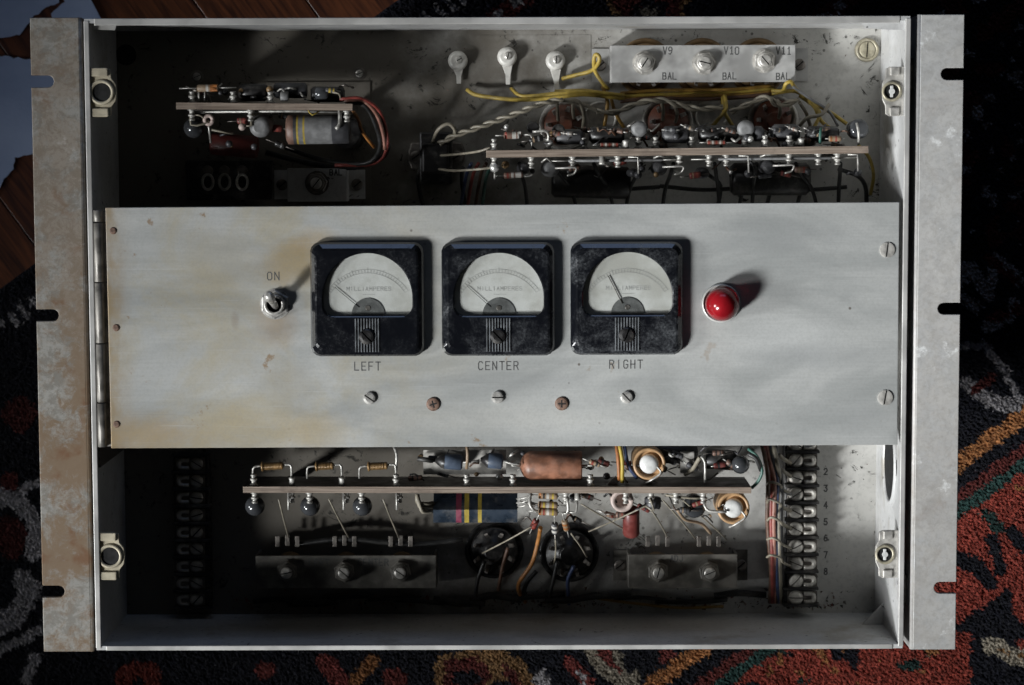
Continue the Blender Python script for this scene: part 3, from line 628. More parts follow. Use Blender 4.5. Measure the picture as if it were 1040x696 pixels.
# meters
def rrect(hx, hy, r):
    def sd(x, y):
        qx, qy = abs(x) - hx + r, abs(y) - hy + r
        return math.hypot(max(qx, 0), max(qy, 0)) + min(max(qx, qy), 0) - r
    return sd
def dwin(R, hd, r=.0055):
    def sd(x, y):
        if y >= 0: return math.hypot(x, y) - R
        qx, qy = abs(x) - R + r, -y - hd + r
        return math.hypot(max(qx, 0), max(qy, 0)) + min(max(qx, qy), 0) - r
    return sd
def radius(sd, a, off=(0, 0)):
    lo, hi = 0, .08; c_, s_ = math.cos(a), math.sin(a)
    for _ in range(30):
        md = (lo + hi) / 2
        if sd(off[0] + c_ * md, off[1] + s_ * md) < 0: lo = md
        else: hi = md
    return lo
S = mpp(ZR)
NA = 120
def make_meter(u0, u1, v0, v1, need, lbl):
    zt = ZP + .0078; a, b = P(u0, v1, zt - .004), P(u1, v0, zt - .004); cx, cy = (a.x + b.x) / 2, (a.y + b.y) / 2
    hx, hy = (b.x - a.x) / 2, (b.y - a.y) / 2; wc = (0.0005, .0010); Rw, hd = .0232, .0095
    angs = [2 * math.pi * k / NA for k in range(NA)]
    def ring(sd, z, wo=(0, 0)): return [(cx + wc[0] + radius(sd, q, wo) * math.cos(q), cy + wc[1] + radius(sd, q, wo) * math.sin(q), z) for q in angs]
    rings = [ring(rrect(hx, hy, .005), ZP, wc), ring(rrect(hx, hy, .005), zt - .0040, wc), ring(rrect(hx - .0009, hy - .0009, .005), zt - .0022, wc), ring(rrect(hx - .0026, hy - .0030, .0045), zt - .0004, wc), ring(rrect(hx - .0036, hy - .0042, .004), zt, wc),
             ring(dwin(Rw + .0006, hd + .0006), zt), ring(dwin(Rw, hd), zt - .0005), ring(dwin(Rw - .0002, hd - .0002), zt - .0034)]
    m = MB(); vs_ = [p for r in rings for p in r]; fs = []
    for i in range(len(rings) - 1):
        for k in range(NA): fs.append((i * NA + k, i * NA + (k + 1) % NA, (i + 1) * NA + (k + 1) % NA, (i + 1) * NA + k))
    m.add(vs_, fs, BAKES[0 if u0 < 400 else (1 if u0 < 500 else 2)])
    me_sm = [True] * len(fs); o = m.build('panel_meter', root, lbl)
    def disc(name, z, mt, sd, thick=.0004):
        d = MB(); d.prism([(p[0], p[1]) for p in ring(sd, z)], z - thick, z, mt); return d.build(name, o)
    zd = zt - .0036; disc('dial', zd, M['dial'], dwin(Rw + .0002, hd + .0002)); disc('glass', zt - .0007, M['glass'], dwin(Rw - .0001, hd - .0001), .0006)
    px_, py_ = cx + wc[0], cy + wc[1] - hd + .0005
    # scale arcs, ticks and wording
    d = MB()
    def arc(r, st, a0=32, a1=148):
        n_ = 36
        for k in range(n_):
            q0, q1 = math.radians(a0 + (a1 - a0) * k / n_), math.radians(a0 + (a1 - a0) * (k + 1) / n_)
            vs2 = [(px_ + rr * math.cos(q), py_ + rr * math.sin(q) * .96, zd + .0001) for rr, q in ((r, q0), (r + st, q0), (r + st, q1), (r, q1))]
            d.add(vs2, [(0, 1, 2, 3)], M['dialink'])
    arc(.0225, .00022); arc(.0245, .00022)
    for k in range(31):
        q0 = math.radians(32 + 116 * k / 30); L = .0030 if k % 5 == 0 else .0019; tw = .00010
        nx, ny = -math.sin(q0) * tw, math.cos(q0) * tw
        vs2 = [(px_ + math.cos(q0) * rr + s_ * nx, py_ + math.sin(q0) * rr * .96 + s_ * ny, zd + .00016) for rr, s_ in ((.0225, 1), (.0225, -1), (.0225 + L, -1), (.0225 + L, 1))]
        d.add(vs2, [(0, 1, 2, 3)], M['dialink'])
    letters(d, 'MILLIAMPERES', (px_ + .0004, py_ + .0135), zd + .0001, .0019, .00028, M['dialink'], wid=.8, gap=1.3)
    letters(d, '------', (px_ + .0004, py_ + .0105), zd + .0001, .0011, .00022, M['dialink'], wid=.9, gap=1.1)
    d.build('scale_markings', o)
    hb = MB(); pts = [(px_ + .0086 * math.cos(math.pi * k / 20), py_ + .0001 + .0086 * math.sin(math.pi * k / 20)) for k in range(21)]
    hb.prism(pts, zd, zd + .0005, M['pivot']); hb.lathe((px_, py_ + .0035, zd + .0004), (0, 0, 1), [(0, .0016), (.0004, .0012)], M['dsteel'], 12); hb.build('pivot_cover', o)
    nd = MB(); q0 = math.radians(need); nd.tube([(px_ + math.cos(q0) * .006, py_ + math.sin(q0) * .006, zd + .0008), (px_ + math.cos(q0) * .0222, py_ + math.sin(q0) * .0222, zd + .0008)], .00015 if need > 120 else .00028, M['dsteel' if need < 120 else 'pivot'], 6, 1); nd.build('needle', o)
    rb = MB(); rx0 = cx - .0062; yb, yt = cy - hy + .0025, cy + wc[1] - hd - .0012
    for k in range(9): rb.box((rx0 + k * .00148, yb, zt - .0002), (rx0 + k * .00148 + .0006, yt, zt + .0006), M['bakeridge'])
    rb.build('ribbed_patch', o)
    sc = link('adjusting_screw', ADJ, o, (cx - .0001, cy - hy + .0106, zt + .0001), (0, 0, -.8 if need > 120 else 1.2))
    return o
M['pivot'] = simple('grey_pivot', (.13, .13, .125, 1), .6, 0, .4, 200)
M['bakeridge'] = simple('worn_ridges', (.16, .17, .18, 1), .4, 0, .5, 200)
ADJ = slotted('adjusting_screw', .0040, .0019, M['blackplastic'], .2, .4)
make_meter(316, 430, 246, 362, 140, 'black square meter on the left of the panel, needle resting low')
make_meter(449, 563, 246, 361.5, 138, 'dusty black square meter in the middle of the panel')
make_meter(579.5, 693.5, 245.5, 360.5, 117, 'dusty black square meter on the right, needle raised')
# toggle switch
c = P(279.5, 309, ZP); m = MB(); m.lathe(c, (0, 0, 1), [(0, .0080), (.0005, .0080)], M['nickel'], 24)
m.lathe(c + Vector((0, 0, .0005)), (0, 0, 1), [(0, .0078), (.0020, .0078), (.0025, .0070)], M['nickel'], 6, .5, False); tog = m.build('toggle_switch', root, 'nickel toggle switch under the word ON')
m = MB(); n_ = 20
for (r_a, r_b, z0, z1) in ((.0054, .0040, .002, .0066),):
    pr = [(z0, r_a), (z1 - .0004, r_a), (z1, r_a - .0005), (z1, r_b), (z0 + .001, r_b), (z0 + .001, .0002)]
    m.lathe(c, (0, 0, 1), pr, M['nickel'], 24)
m.build('bushing', tog)
m = MB(); tip = P(272.5, 299.5, ZP + .021); bs = c + Vector((.0006, -.0012, .003)); ax = (tip - bs); L = ax.length
m.lathe(bs, ax, [(0, .0016), (L * .5, .0020), (L * .85, .0027), (L * .95, .0024), (L, .0010)], M['nickel'], 16); m.build('lever', tog)
# red indicator lamp
c = P(732, 308, ZP); m = MB(); m.lathe(c, (0, 0, 1), [(0, .0102), (.0014, .0101), (.0024, .0096), (.0024, .0091), (.001, .0089)], M['rim'], 32); lamp = m.build('indicator_lamp', root, 'red jewel pilot lamp in a nickel bezel')
m = MB(); pr = [(.001, .0084), (.0085, .0087)] + [(.0085 + .0100 * math.sin(math.pi / 2 * k / 8), .0087 * math.cos(math.pi / 2 * k / 8) + 1e-5) for k in range(1, 9)]
m.lathe(c, (0, 0, 1), pr, M['jewel'], 32); m.build('jewel', lamp)

# ------------------------------------------------------------------ fasteners on the rim
def receptacle(u, v, side, lbl=None):
    z = ZR - (.0018 if side < 0 else .004); c = P(u, v, z); m = MB(); s_ = side; out = []
    # plate: straight edge against the wall, rounded towards the middle
    xw = s_ * (HW - TH) - c.x
    kk = 1.42; prof = [(xw, -.0090), (xw, .0090), (-s_ * .0014, .0090), (-s_ * .0034, .0082), (-s_ * .0036, .0052), (-s_ * .0052, .0030), (-s_ * .0056, 0), (-s_ * .0052, -.0030), (-s_ * .0036, -.0052), (-s_ * .0034, -.0082), (-s_ * .0014, -.0090)]
    prof = [(x if x == xw else x * (kk if side < 0 else .95), y * kk) for x, y in prof]; m.prism([(c.x + x, c.y + y) for x, y in prof], z - .0014, z, M['cream'] if side < 0 else M['nutgrey'], .0003)
    o = m.build('fastener_receptacle', root, lbl)
    cc = Vector((c.x - s_ * .0002, c.y, z))
    r_ = MB(); f_ = 1 if side < 0 else .80; r_.lathe(cc, (0, 0, 1), [(h_, q_ * f_) for h_, q_ in [(0, .0066), (.0009, .0066), (.0013, .0060), (.0013, .0050), (.0002, .0048), (.0002, .0047)]], M['brass'] if side > 0 else M['cream'], 24); r_.build('ring', o)
    d = MB(); d.lathe(cc + Vector((0, 0, .0001)), (0, 0, 1), [(0, .0049 * f_), (.0002, .0049 * f_)], M['void'], 24); d.build('hole', o)
    for yy in (.0104, -.0104):
        t_ = MB(); t_.box((c.x - (.0038 if side < 0 else .0022) + s_ * .001, c.y + yy - .0022, z), (c.x + .0036, c.y + yy + .0022, z + .0014), M['cream'] if side < 0 else M['nutgrey'], .0005); t_.build('tab', o)
    if side > 0:
        p_ = MB(); p_.box((cc.x - .0009, cc.y - .0030, z + .0002), (cc.x + .0007, cc.y + .0030, z + .0012), M['waxwhite'], .0003); p_.lathe(cc + Vector((0, 0, .0002)), (0, 0, 1), [(0, .0016), (.0012, .0015)], M['waxwhite'], 14); p_.build('locking_stud', o)
receptacle(103, 94, -1); receptacle(111.5, 565, -1); receptacle(906, 93, 1); receptacle(899, 563, 1)
# round brass fastener on the floor at upper right
c = P(880, 51, ZF); m = MB(); m.lathe(c, (0, 0, 1), [(0, .0066), (.002, .0066), (.003, .0060), (.003, .0050), (.0022, .0047), (.0022, .0045)], M['brass'], 28); bf = m.build('brass_fastener', root)
link('screw', slotted('screw', .0044, .0012, M['brass'], .16, .3), bf, c + Vector((0, 0, .0022)), (0, 0, 1.5))
# grommet hole in the right wall
yc = P(900, 470, ZR - .03).y; zc = ZR - .030; m = MB(); n_ = 32; xw = HW - TH
ringp = [Vector((xw - .0004, yc + .0215 * math.cos(2 * math.pi * k / n_), zc + .0185 * math.sin(2 * math.pi * k / n_))) for k in range(n_ + 1)]
m.tube(ringp, .0014, M['wall'], 8, 1); gro = m.build('wall_grommet', root)
m = MB(); m.lathe((xw - .0003, yc, zc), (-1, 0, 0), [(0, .020), (.0004, .020)], M['void'], 32); m.build('opening', gro)
m = MB(); m.tube([Vector((xw - .0006, p.y, p.z)) * 1 for p in ringp[4:14]], .0006, M['rustscrew'], 6, 1); m.build('rust_streak', gro)

# ------------------------------------------------------------------ interior: circuit boards
ZB = ZF + .060
tm = MB(); tm.lathe((0, 0, 0), (0, 1, 0), [(0, .0022), (.0006, .0022), (.0007, .0015), (.0026, .0014), (.0028, .0020), (.0036, .0020), (.0038, .0013), (.0050, .0013), (.0052, .0017), (.0060, .0015)], M['tin'], 12)
TUR = tm.mesh('turret_terminal')
tm = MB(); tm.lathe((0, 0, 0), (0, 1, 0), [(0, .0018), (.0030, .0016), (.0034, .0019), (.0044, .0017)], M['tin'], 10); TURS = tm.mesh('turret_terminal')
class Board:
    def __init__(s, u0, v0, u1, v1, thick, hgt, lbl, edge='boardedge'):
        s.a, s.b = P(u0, v0, ZB), P(u1, v1, ZB); s.t = thick; s.u0, s.u1, s.v0, s.v1 = u0, u1, v0, v1
        d = (s.b - s.a).normalized(); n_ = Vector((-d.y, d.x, 0)); s.n = n_; m = MB(); hgt_ = hgt
        q = [s.a + n_ * thick / 2, s.a - n_ * thick / 2, s.b - n_ * thick / 2, s.b + n_ * thick / 2]
        m.prism([(p.x, p.y) for p in q], ZB - hgt, ZB - .0002, M['board'])
        q2 = [s.a + n_ * (thick / 2 + .0001) - d * .0001, s.a - n_ * (thick / 2 + .0001) - d * .0001, s.b - n_ * (thick / 2 + .0001) + d * .0001, s.b + n_ * (thick / 2 + .0001) + d * .0001]
        m.prism([(p.x, p.y) for p in q2], ZB - .0006, ZB, M[edge], .0002)
        s.o = m.build('circuit_board', root, lbl)
        for k in (.08, .92):
            c_ = s.a.lerp(s.b, k); st = MB(); st.box((c_.x - .004, c_.y - thick / 2 - .0016, ZF), (c_.x + .004, c_.y - thick / 2 - .0002, ZB - .025), M['dsteel']); st.build('standoff', s.o)
    def y(s, u): k = (u - s.u0) / (s.u1 - s.u0); return s.a.lerp(s.b, k)
    def turret(s, u, side, dz=.004, small=False):
        c_ = s.y(u) + s.n * (s.t / 2 + .0001) * side; c_.z = ZB - dz
        link('turret_terminal', TURS if small else TUR, s.o, c_, (0, 0, 0 if side > 0 else math.pi)); return c_ + s.n * side * .0048
    def part(s, m, name, lbl=None): return m.build(name, s.o, lbl)
    def wire(s, pts, r=.00042, mat='tin', name='lead_wire', res=4): m = MB(); m.tube(pts, r, M[mat], 6, res); return m.build(name, s.o)
def resistor_into(m, a, b, L, r, body, bands, lead=.00035, leadmat='tin'):
    a, b = Vector(a), Vector(b); d = (b - a).normalized(); mid = (a + b) / 2; s0 = mid - d * L / 2
    m.tube([a, s0 + d * .001], lead, M[leadmat], 6, 1); m.tube([mid + d * (L / 2 - .001), b], lead, M[leadmat], 6, 1)
    pr = [(0, r * .7, M[body]), (r * .3, r, M[body])]; bands = sorted(bands)
    for x, w_, mt in bands: pr += [(L * x, r * 1.0, M[mt]), (L * x + w_ * L, r * 1.0, M[body])]
    pr += [(L - r * .3, r, M[body]), (L, r * .7, M[body])]
    m.lathe(s0, d, pr, M[body], 14)
def resistor(bd, a, b, L, r, body='rbody', bands=(), name='resistor', **k):
    m = MB(); resistor_into(m, a, b, L, r, body, list(bands), **k); return bd.part(m, name)
def px3(u, v, z): return P(u, v, z)
ZC = ZB - .004

# ---- board A : upper right
A = Board(494, 156.5, 882, 152, .0037, .036, 'long upper right circuit board seen edge on')
def ya(u): return 156.5 + (152 - 156.5) * (u - 494) / 388
for u in (540, 582, 628, 691, 721, 739, 803, 833, 852, 612): A.turret(u, -1, random.uniform(.003, .008), u in (612,))
for u in (502,): A.turret(u, -1, .003); A.turret(u, 1, .003)
for u in (557, 594, 649, 667, 704, 758, 778, 803, 815, 636): A.turret(u, 1, random.uniform(.003, .008), u in (636, 815))
m = MB(); m.ball(P(502.5, 170, ZC + .001), .0028, M['solder'], .9); m.tube([P(502.5, 170, ZC), P(502.5, 182, ZC + .002)], .0006, M['tin'], 6, 1); A.part(m, 'solder_joint')
A.wire([P(502, 170, ZC + .001), P(485, 172, ZC), P(462, 173.5, ZC - .012), P(446, 172, ZC - .03)], .0007, 'white', 'wire')
A.wire([P(498, 150, ZC), P(485, 154, ZC - .004), P(462, 157, ZC - .02), P(447, 158, ZC - .035)], .0007, 'white', 'wire')
resistor(A, P(503, 179, ZC), P(540, 177, ZC), .0102, .0017, 'rbody', [(.15, .1, 'bandr'), (.38, .13, 'bandw'), (.6, .3, 'bandw')])
resistor(A, P(503, 138, ZC), P(539, 137, ZC), .0096, .0019, 'rbody', [(.05, .12, 'bandr'), (.45, .22, 'bandw'), (.75, .2, 'bandw')])
A.wire([P(532, 137, ZC), P(538, 137, ZC + .001), P(540, 140, ZC), P(540, 152, ZC)], .0005, res=2)
A.wire([P(541, 134, ZC), P(552, 133, ZC + .001), P(556.5, 136, ZC), P(557, 145, ZC - .001)], .0007, res=3)
A.wire([P(541, 177, ZC), P(538, 179, ZC), P(532, 179, ZC)], .0006, res=2)
for u in (582, 691, 803):   # hooked tails
    A.wire([P(u - 18, ya(u) + 15.5, ZC), P(u - 6, ya(u) + 15, ZC + .002), P(u + 3, ya(u) + 15, ZC + .001), P(u + 1, ya(u) + 21, ZC - .001), P(u - 6, ya(u) + 23, ZC - .001)], .00055, res=3)
for u in (648, 760, 871):
    A.wire([P(u - 10, ya(u) + 5, ZC + .001), P(u, ya(u) + 5, ZC + .001), P(u + .5, ya(u) + 22, ZC)], .0005, res=1)
    m = MB(); m.ball(P(u, ya(u) + 23, ZC - .004), .0022, M['capdark']); A.part(m, 'bead')
for u, v, r in ((530, 171, 6), (557, 172, 8.5), (668, 171, 7.5), (778, 169.5, 7.5), (640, 176, 4), (712, 176, 6)):
    m = MB(); c_ = P(u, v, ZC - .006); rr = r * S; m.lathe(c_ - Vector((0, 0, .010)), (.15, 0, 1), [(0, rr * .8), (.002, rr), (.0095, rr), (.0115, rr * .82), (.0122, rr * .4)], M['capdark'] if r != 8.5 else M['capgrey'], 18); A.part(m, 'disc_capacitor')
A.wire([P(550, ya(550) + 9, ZC), P(555, ya(555) + 5, ZC + .002), P(560, ya(560) + 9, ZC)], .0005, res=1)
A.wire([P(664, ya(664) + 6, ZC), P(669, ya(669) + 4, ZC + .002), P(676, ya(676) + 5, ZC)], .0005, res=1)
A.wire([P(772, ya(772) + 6, ZC), P(778, ya(778) + 4, ZC + .002), P(790, ya(790) + 4, ZC)], .0005, res=1)
m = MB(); resistor_into(m, P(560, ya(560) + 8, ZC - .002), P(690, ya(690) + 8, ZC - .002), .050, .0008, 'capgrey', []); A.part(m, 'bus_wire')
m = MB(); resistor_into(m, P(702, ya(702) + 8, ZC - .002), P(872, ya(872) + 8, ZC - .002), .060, .0008, 'capgrey', []); A.part(m, 'bus_wire')
for u, v, zz in ((619, 147.5, 0), (727.5, 145, 0)): resistor(A, P(u - 17, v, ZC), P(u + 17, v, ZC), .0098, .0013, 'rbody', [(.05, .1, 'bandr'), (.25, .1, 'bandw'), (.45, .1, 'bandr'), (.65, .1, 'bandw'), (.85, .1, 'bandr')])
# dark capacitors lying along the north face
for u0, u1, v, r, mt, dz in ((563, 592, 139, 8, 'capdark', .006), (598, 634, 137, 9, 'blackplastic', .008), (672, 700, 137, 9, 'capdark', .007), (709, 750, 136, 9, 'blackplastic', .008), (764, 776, 136, 8, 'capdark', .006), (783, 812, 135, 9, 'capdark', .008), (818, 852, 136, 8, 'blackplastic', .007)):
    a, b = P(u0, v, ZC - dz), P(u1, v, ZC - dz); m = MB(); L = (b - a).length; r *= S
    m.lathe(a, b - a, [(0, r * .6), (r * .4, r), (L - r * .4, r), (L, r * .6)], M[mt], 16); A.part(m, 'capacitor')
for u, v, r in ((541, 129.5, 6.5), (567, 133, 7), (692, 133, 6)):
    m = MB(); m.lathe(P(u, v, ZC - .012), (0, 0, 1), [(0, r * S), (.008, r * S), (.009, r * S * .8)], M['blackplastic'], 16); A.part(m, 'capacitor')
for u, v, r in ((649, 130.5, 8.5), (757, 130.5, 9), ):   # pale cap discs behind the turrets
    m = MB(); m.lathe(P(u, v, ZC - .004), (0, -.25, 1), [(0, r * S * .9), (.0006, r * S), (.0022, r * S), (.0032, r * S * .85), (.0036, r * S * .5)], M['capgrey'], 22); A.part(m, 'disc_capacitor')
m = MB(); a, b = P(846, 137, ZC - .003), P(868, 132, ZC - .001); L = (b - a).length; m.lathe(P(868, 132, ZC - .010), (.3, .1, 1), [(0, .0050), (.006, .0053), (.0075, .0046), (.0080, .0030)], M['bulb'], 22); A.part(m, 'glass_capacitor')
A.wire([P(870, 125, ZC + .002), P(872, 135, ZC + .003), P(872, 147, ZC)], .0007, 'tin', res=2)
resistor(A, P(838, 141, ZC), P(858, 141, ZC), .0066, .0016, 'rbody2', [(.1, .15, 'bando'), (.5, .15, 'bandr')])
A.wire([P(834, 130, ZC), P(833, 138, ZC + .002), P(833, 146, ZC)], .0008, 'green', 'wire', 2)
for i, (u, v) in enumerate(((520, 141), (577, 132), (606, 131), (628, 133), (681, 130), (700, 129), (722, 132), (742, 131), (790, 131), (806, 130), (825, 132), (838, 133))):   # small parts crowding the north face
    a = P(u - 9, v + random.uniform(-3, 3), ZC + random.uniform(-.006, .001)); b = P(u + 9, v + random.uniform(-3, 5), ZC + random.uniform(-.006, .001))
    resistor(A, a, b, .0058, .0012, ('capdark', 'dsteel', 'blackplastic', 'rbody')[i % 4], [(.2, .15, 'bandk'), (.5, .15, ('rbody', 'capgrey', 'rbody2')[i % 3])], lead=.0003)
for k in range(9):   # dark hook-up wire dropping south under the panel
    u = 520 + k * 42 + random.uniform(-8, 8); w_ = random.uniform(-20, 20)
    A.wire([P(u, 166, ZC - .012), P(u + w_ * .4, 178, ZC - .022), P(u + w_, 192, ZC - .030), P(u + w_ * 1.4, 215, ZC - .038)], .0011, 'blackwire', 'wire')
for k in range(3):
    A.wire([P(560 + k * 110, 186 + k * 3, ZF + .012), P(610 + k * 105, 193, ZF + .013), P(670 + k * 95, 190, ZF + .012)], .0012, 'blackwire', 'wire')
m = MB(); a, b = P(560, 184, ZF + .020), P(640, 186, ZF + .020); m.cyl(a, b, .009, M['blackplastic'], 18, ch=.002); A.part(m, 'capacitor')
m = MB(); a, b = P(742, 182, ZF + .020), P(822, 182, ZF + .020); m.cyl(a, b, .009, M['blackplastic'], 18, ch=.002); A.part(m, 'capacitor')

# ---- board B : upper left
B = Board(179, 107.5, 358, 109, .0034, .034, 'short upper left circuit board seen edge on')
for u in (194, 254, 362 - 10): B.turret(u, -1, .003)
for u in (236, 274): B.turret(u, 1, .004)
B.turret(194, 1, .004)
m = MB(); m.ball(P(197, 130, ZC - .006), .0056, M['bulb'], 1.1); B.part(m, 'glass_bead')
m = MB(); pts = [P(212, 122, ZC) + Vector((.0021 * math.cos(2 * math.pi * k / 16), .0023 * math.sin(2 * math.pi * k / 16), 0)) for k in range(17)]; m.tube(pts, .0011, M['pinkcer'], 8, 1); B.part(m, 'ceramic_bead')
m = MB(); m.ball(P(246, 129, ZC), .0020, M['pinkcer']); B.part(m, 'ceramic_bead')
B.wire([P(194, 112, ZC), P(194, 127, ZC + .002), P(207, 126, ZC + .001), P(212, 123, ZC)], .0006, 'white', res=2)
B.wire([P(194, 118, ZC), P(202, 117, ZC + .002), P(208, 121, ZC)], .0005, 'white', res=3); B.wire([P(215, 132, ZC - .001), P(237, 136, ZC - .004)], .0006, 'white', res=1); B.wire([P(212, 128, ZC), P(214, 145, ZC - .01)], .0006, 'tin', res=1)
B.wire([P(249, 128, ZC), P(255, 128, ZC), P(255, 114, ZC)], .0007, 'white', res=1)
m = MB(); rr = .0060; m.lathe(P(268, 127, ZC - .012), (-.1, -.1, 1), [(0, rr * .95), (.008, rr), (.0105, rr * .9), (.0115, rr * .5)], M['capgrey'], 22); B.part(m, 'disc_capacitor')
m = MB(); a, b = P(291, 132, ZC - .007), P(356, 131, ZC - .007); L = (b - a).length; r = .0078
m.lathe(a, b - a, [(0, r * .75, M['rbody']), (.001, r, M['rbody']), (L * .12, r, M['capdark']), (L * .17, r, M['bandy']), (L * .20, r, M['capgrey']), (L * .27, r, M['bandy']), (L * .30, r, M['capgrey']), (L * .72, r, M['capdark']), (L - .001, r, M['capdark']), (L, r * .8, M['capdark'])], M['capgrey'], 26); B.part(m, 'striped_capacitor', 'grey tubular capacitor with yellow bands')
B.wire([P(345, 112, ZC + .001), P(345, 126, ZC + .002), P(341, 131, ZC + .003)], .0010, 'tin', res=2); B.wire([P(313, 112, ZC + .001), P(317, 117, ZC + .003), P(324, 113, ZC + .001)], .0004, 'bandy', res=2)
m = MB(); m.tube([P(196, 114, ZC - .001), P(300, 113, ZC - .001), P(350, 114, ZC - .001)], .0007, M['tin'], 6, 1); B.part(m, 'bus_wire')
resistor(B, P(182, 90, ZC), P(240, 89, ZC), .0112, .0020, 'rbody2', [(.42, .12, 'bandw'), (.62, .36, 'bando')])
B.wire([P(202, 92, ZC), P(202, 103, ZC)], .0006, res=1); B.wire([P(208, 92, ZC), P(208, 103, ZC)], .0005, res=1)
for u0, u1, v, r, mt in ((243, 272, 94, 9, 'blackplastic'), (278, 312, 92, 8, 'capdark'), (316, 350, 96, 8, 'blackplastic')):
    a, b = P(u0, v, ZC - .007), P(u1, v, ZC - .007); m = MB(); L = (b - a).length; r *= S; m.lathe(a, b - a, [(0, r * .7), (r * .3, r), (L - r * .3, r), (L, r * .7)], M[mt], 16); B.part(m, 'capacitor')
m = MB(); a, b = P(285, 98, ZC), P(293, 98, ZC); m.cyl(a, b, .0026, M['capgrey'], 14, ch=.0004); B.part(m, 'capacitor')
m = MB(); a, b = P(320, 95, ZC - .001), P(336, 95, ZC - .001); m.lathe(a, b - a, [(0, .002), (.0006, .0034), (.006, .0034), (.0074, .0022)], M['bulb'], 16); B.part(m, 'capacitor')
resistor(B, P(326, 91, ZC + .001), P(346, 93, ZC + .001), .0056, .0014, 'capdark', [(.3, .2, 'bandy'), (.7, .15, 'bandy')])
B.wire([P(338, 94, ZC + .002), P(344, 95, ZC + .003), P(346, 100, ZC + .001)], .0005, 'white', res=2)
B.wire([P(345, 101, ZC), P(366, 100, ZC - .001), P(383, 110, ZC - .006), P(391, 128, ZC - .014), P(393, 150, ZC - .02), P(380, 166, ZC - .03), P(340, 168, ZC - .034)], .0010, 'red', 'wire')
B.wire([P(350, 103, ZC), P(368, 102, ZC - .002), P(382, 116, ZC - .007), P(389, 136, ZC - .014), P(391, 152, ZC - .02)], .0010, 'pink', 'wire')
B.wire([P(352, 104, ZC - .002), P(370, 107, ZC - .004), P(381, 126, ZC - .01), P(386, 150, ZC - .02), P(372, 166, ZC - .03), P(330, 163, ZC - .036), P(290, 150, ZC - .036)], .0013, 'blackwire', 'wire')
B.wire([P(358, 112, ZC - .008), P(364, 122, ZC - .012), P(368, 134, ZC - .016), P(380, 150, ZC - .022)], .0009, 'orange', 'wire')
B.wire([P(394, 148, ZC - .02), P(388, 160, ZC - .03), P(360, 170, ZC - .038), P(320, 167, ZC - .040), P(270, 155, ZC - .040)], .0016, 'blackwire', 'wire')
m = MB(); rr = .0085; m.lathe(P(356, 136, ZF), (0, 0, 1), [(0, rr), (.020, rr), (.022, rr * .8)], M['blackplastic'], 24); B.part(m, 'capacitor')
m = MB(); a, b = P(214, 146, ZF + .022), P(262, 150, ZF + .022); m.cyl(a, b, .006, M['maroon'], 16, ch=.001); B.part(m, 'capacitor')
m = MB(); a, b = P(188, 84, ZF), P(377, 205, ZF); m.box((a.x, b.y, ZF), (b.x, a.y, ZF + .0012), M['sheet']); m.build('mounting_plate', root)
# black terminal strip with lugs
a, b = P(188, 163, ZF + .012), P(276, 203, ZF + .012); m = MB(); m.box((a.x, b.y, ZF + .0012), (b.x, a.y, ZF + .012), M['blackplastic'], .001); ts = m.build('lug_strip', root)
for u in (211, 228, 246):
    m = MB(); m.lathe(P(u, 174, ZF + .012), (0, 0, 1), [(0, .0032), (.0016, .0030), (.002, .002)], M['dsteel'], 14)
    c = P(u, 185, ZF + .014); m.tube([c + Vector((.0030 * math.sin(2 * math.pi * k / 14), .0042 * math.cos(2 * math.pi * k / 14), 0)) for k in range(15)], .0008, M['nutgrey'], 6, 1); m.build('solder_lug', ts)
# black terminal block beside the twisted pair
c = P(444, 160, ZF); m = MB(); k = mpp(ZF + .015)
m.box((c.x - 17 * k, c.y - 27 * k, ZF), (c.x + 16 * k, c.y + 26 * k, ZF + .016), M['blackplastic'], .0012)
m.box((c.x - 14 * k, c.y - 16 * k, ZF + .016), (c.x + 13 * k, c.y + 15 * k, ZF + .022), M['blackplastic'], .0012)
blk = m.build('socket_block', root)
for sx in (-1, 1):
    m = MB(); m.prism([(c.x + sx * x * k, c.y + y * k) for x, y in ((14, -14), (26, -12), (29, -4), (29, 6), (26, 15), (14, 16))], ZF, ZF + .006, M['dsteel'], .0008); e = m.build('ear', blk)
    link('screw', SC_DK, e, (c.x + sx * 21 * k, c.y + 1 * k, ZF + .006), (0, 0, .6))
def wire(pts, r, mat, lbl=None, res=5, n=8):
    m = MB(); r = r * (.82 if mat in ('yellow', 'amber') else 1)
    if res > 1: pts = [pts[0]] + [Vector(p) + Vector((random.gauss(0, .0005), random.gauss(0, .0005), random.gauss(0, .0006))) for p in pts[1:-1]] + [pts[-1]]
    m.tube(pts, r, M[mat], n, res); return m.build('wire', root, lbl)
for x, v1 in ((428, 215), (470, 212)): wire([P(x, 170, ZF + .014), P(x - 2, 182, ZF + .010), P(x + 3, v1, ZF + .006)], .0012, 'blackwire')
for u, mt in ((482, 'red'), (490, 'brownwire'), (475, 'blue'), (497, 'green')): wire([P(u + 4, 166, ZF + .030), P(u - 2, 180, ZF + .022), P(u - 8, 215, ZF + .008)], .0010, mt)

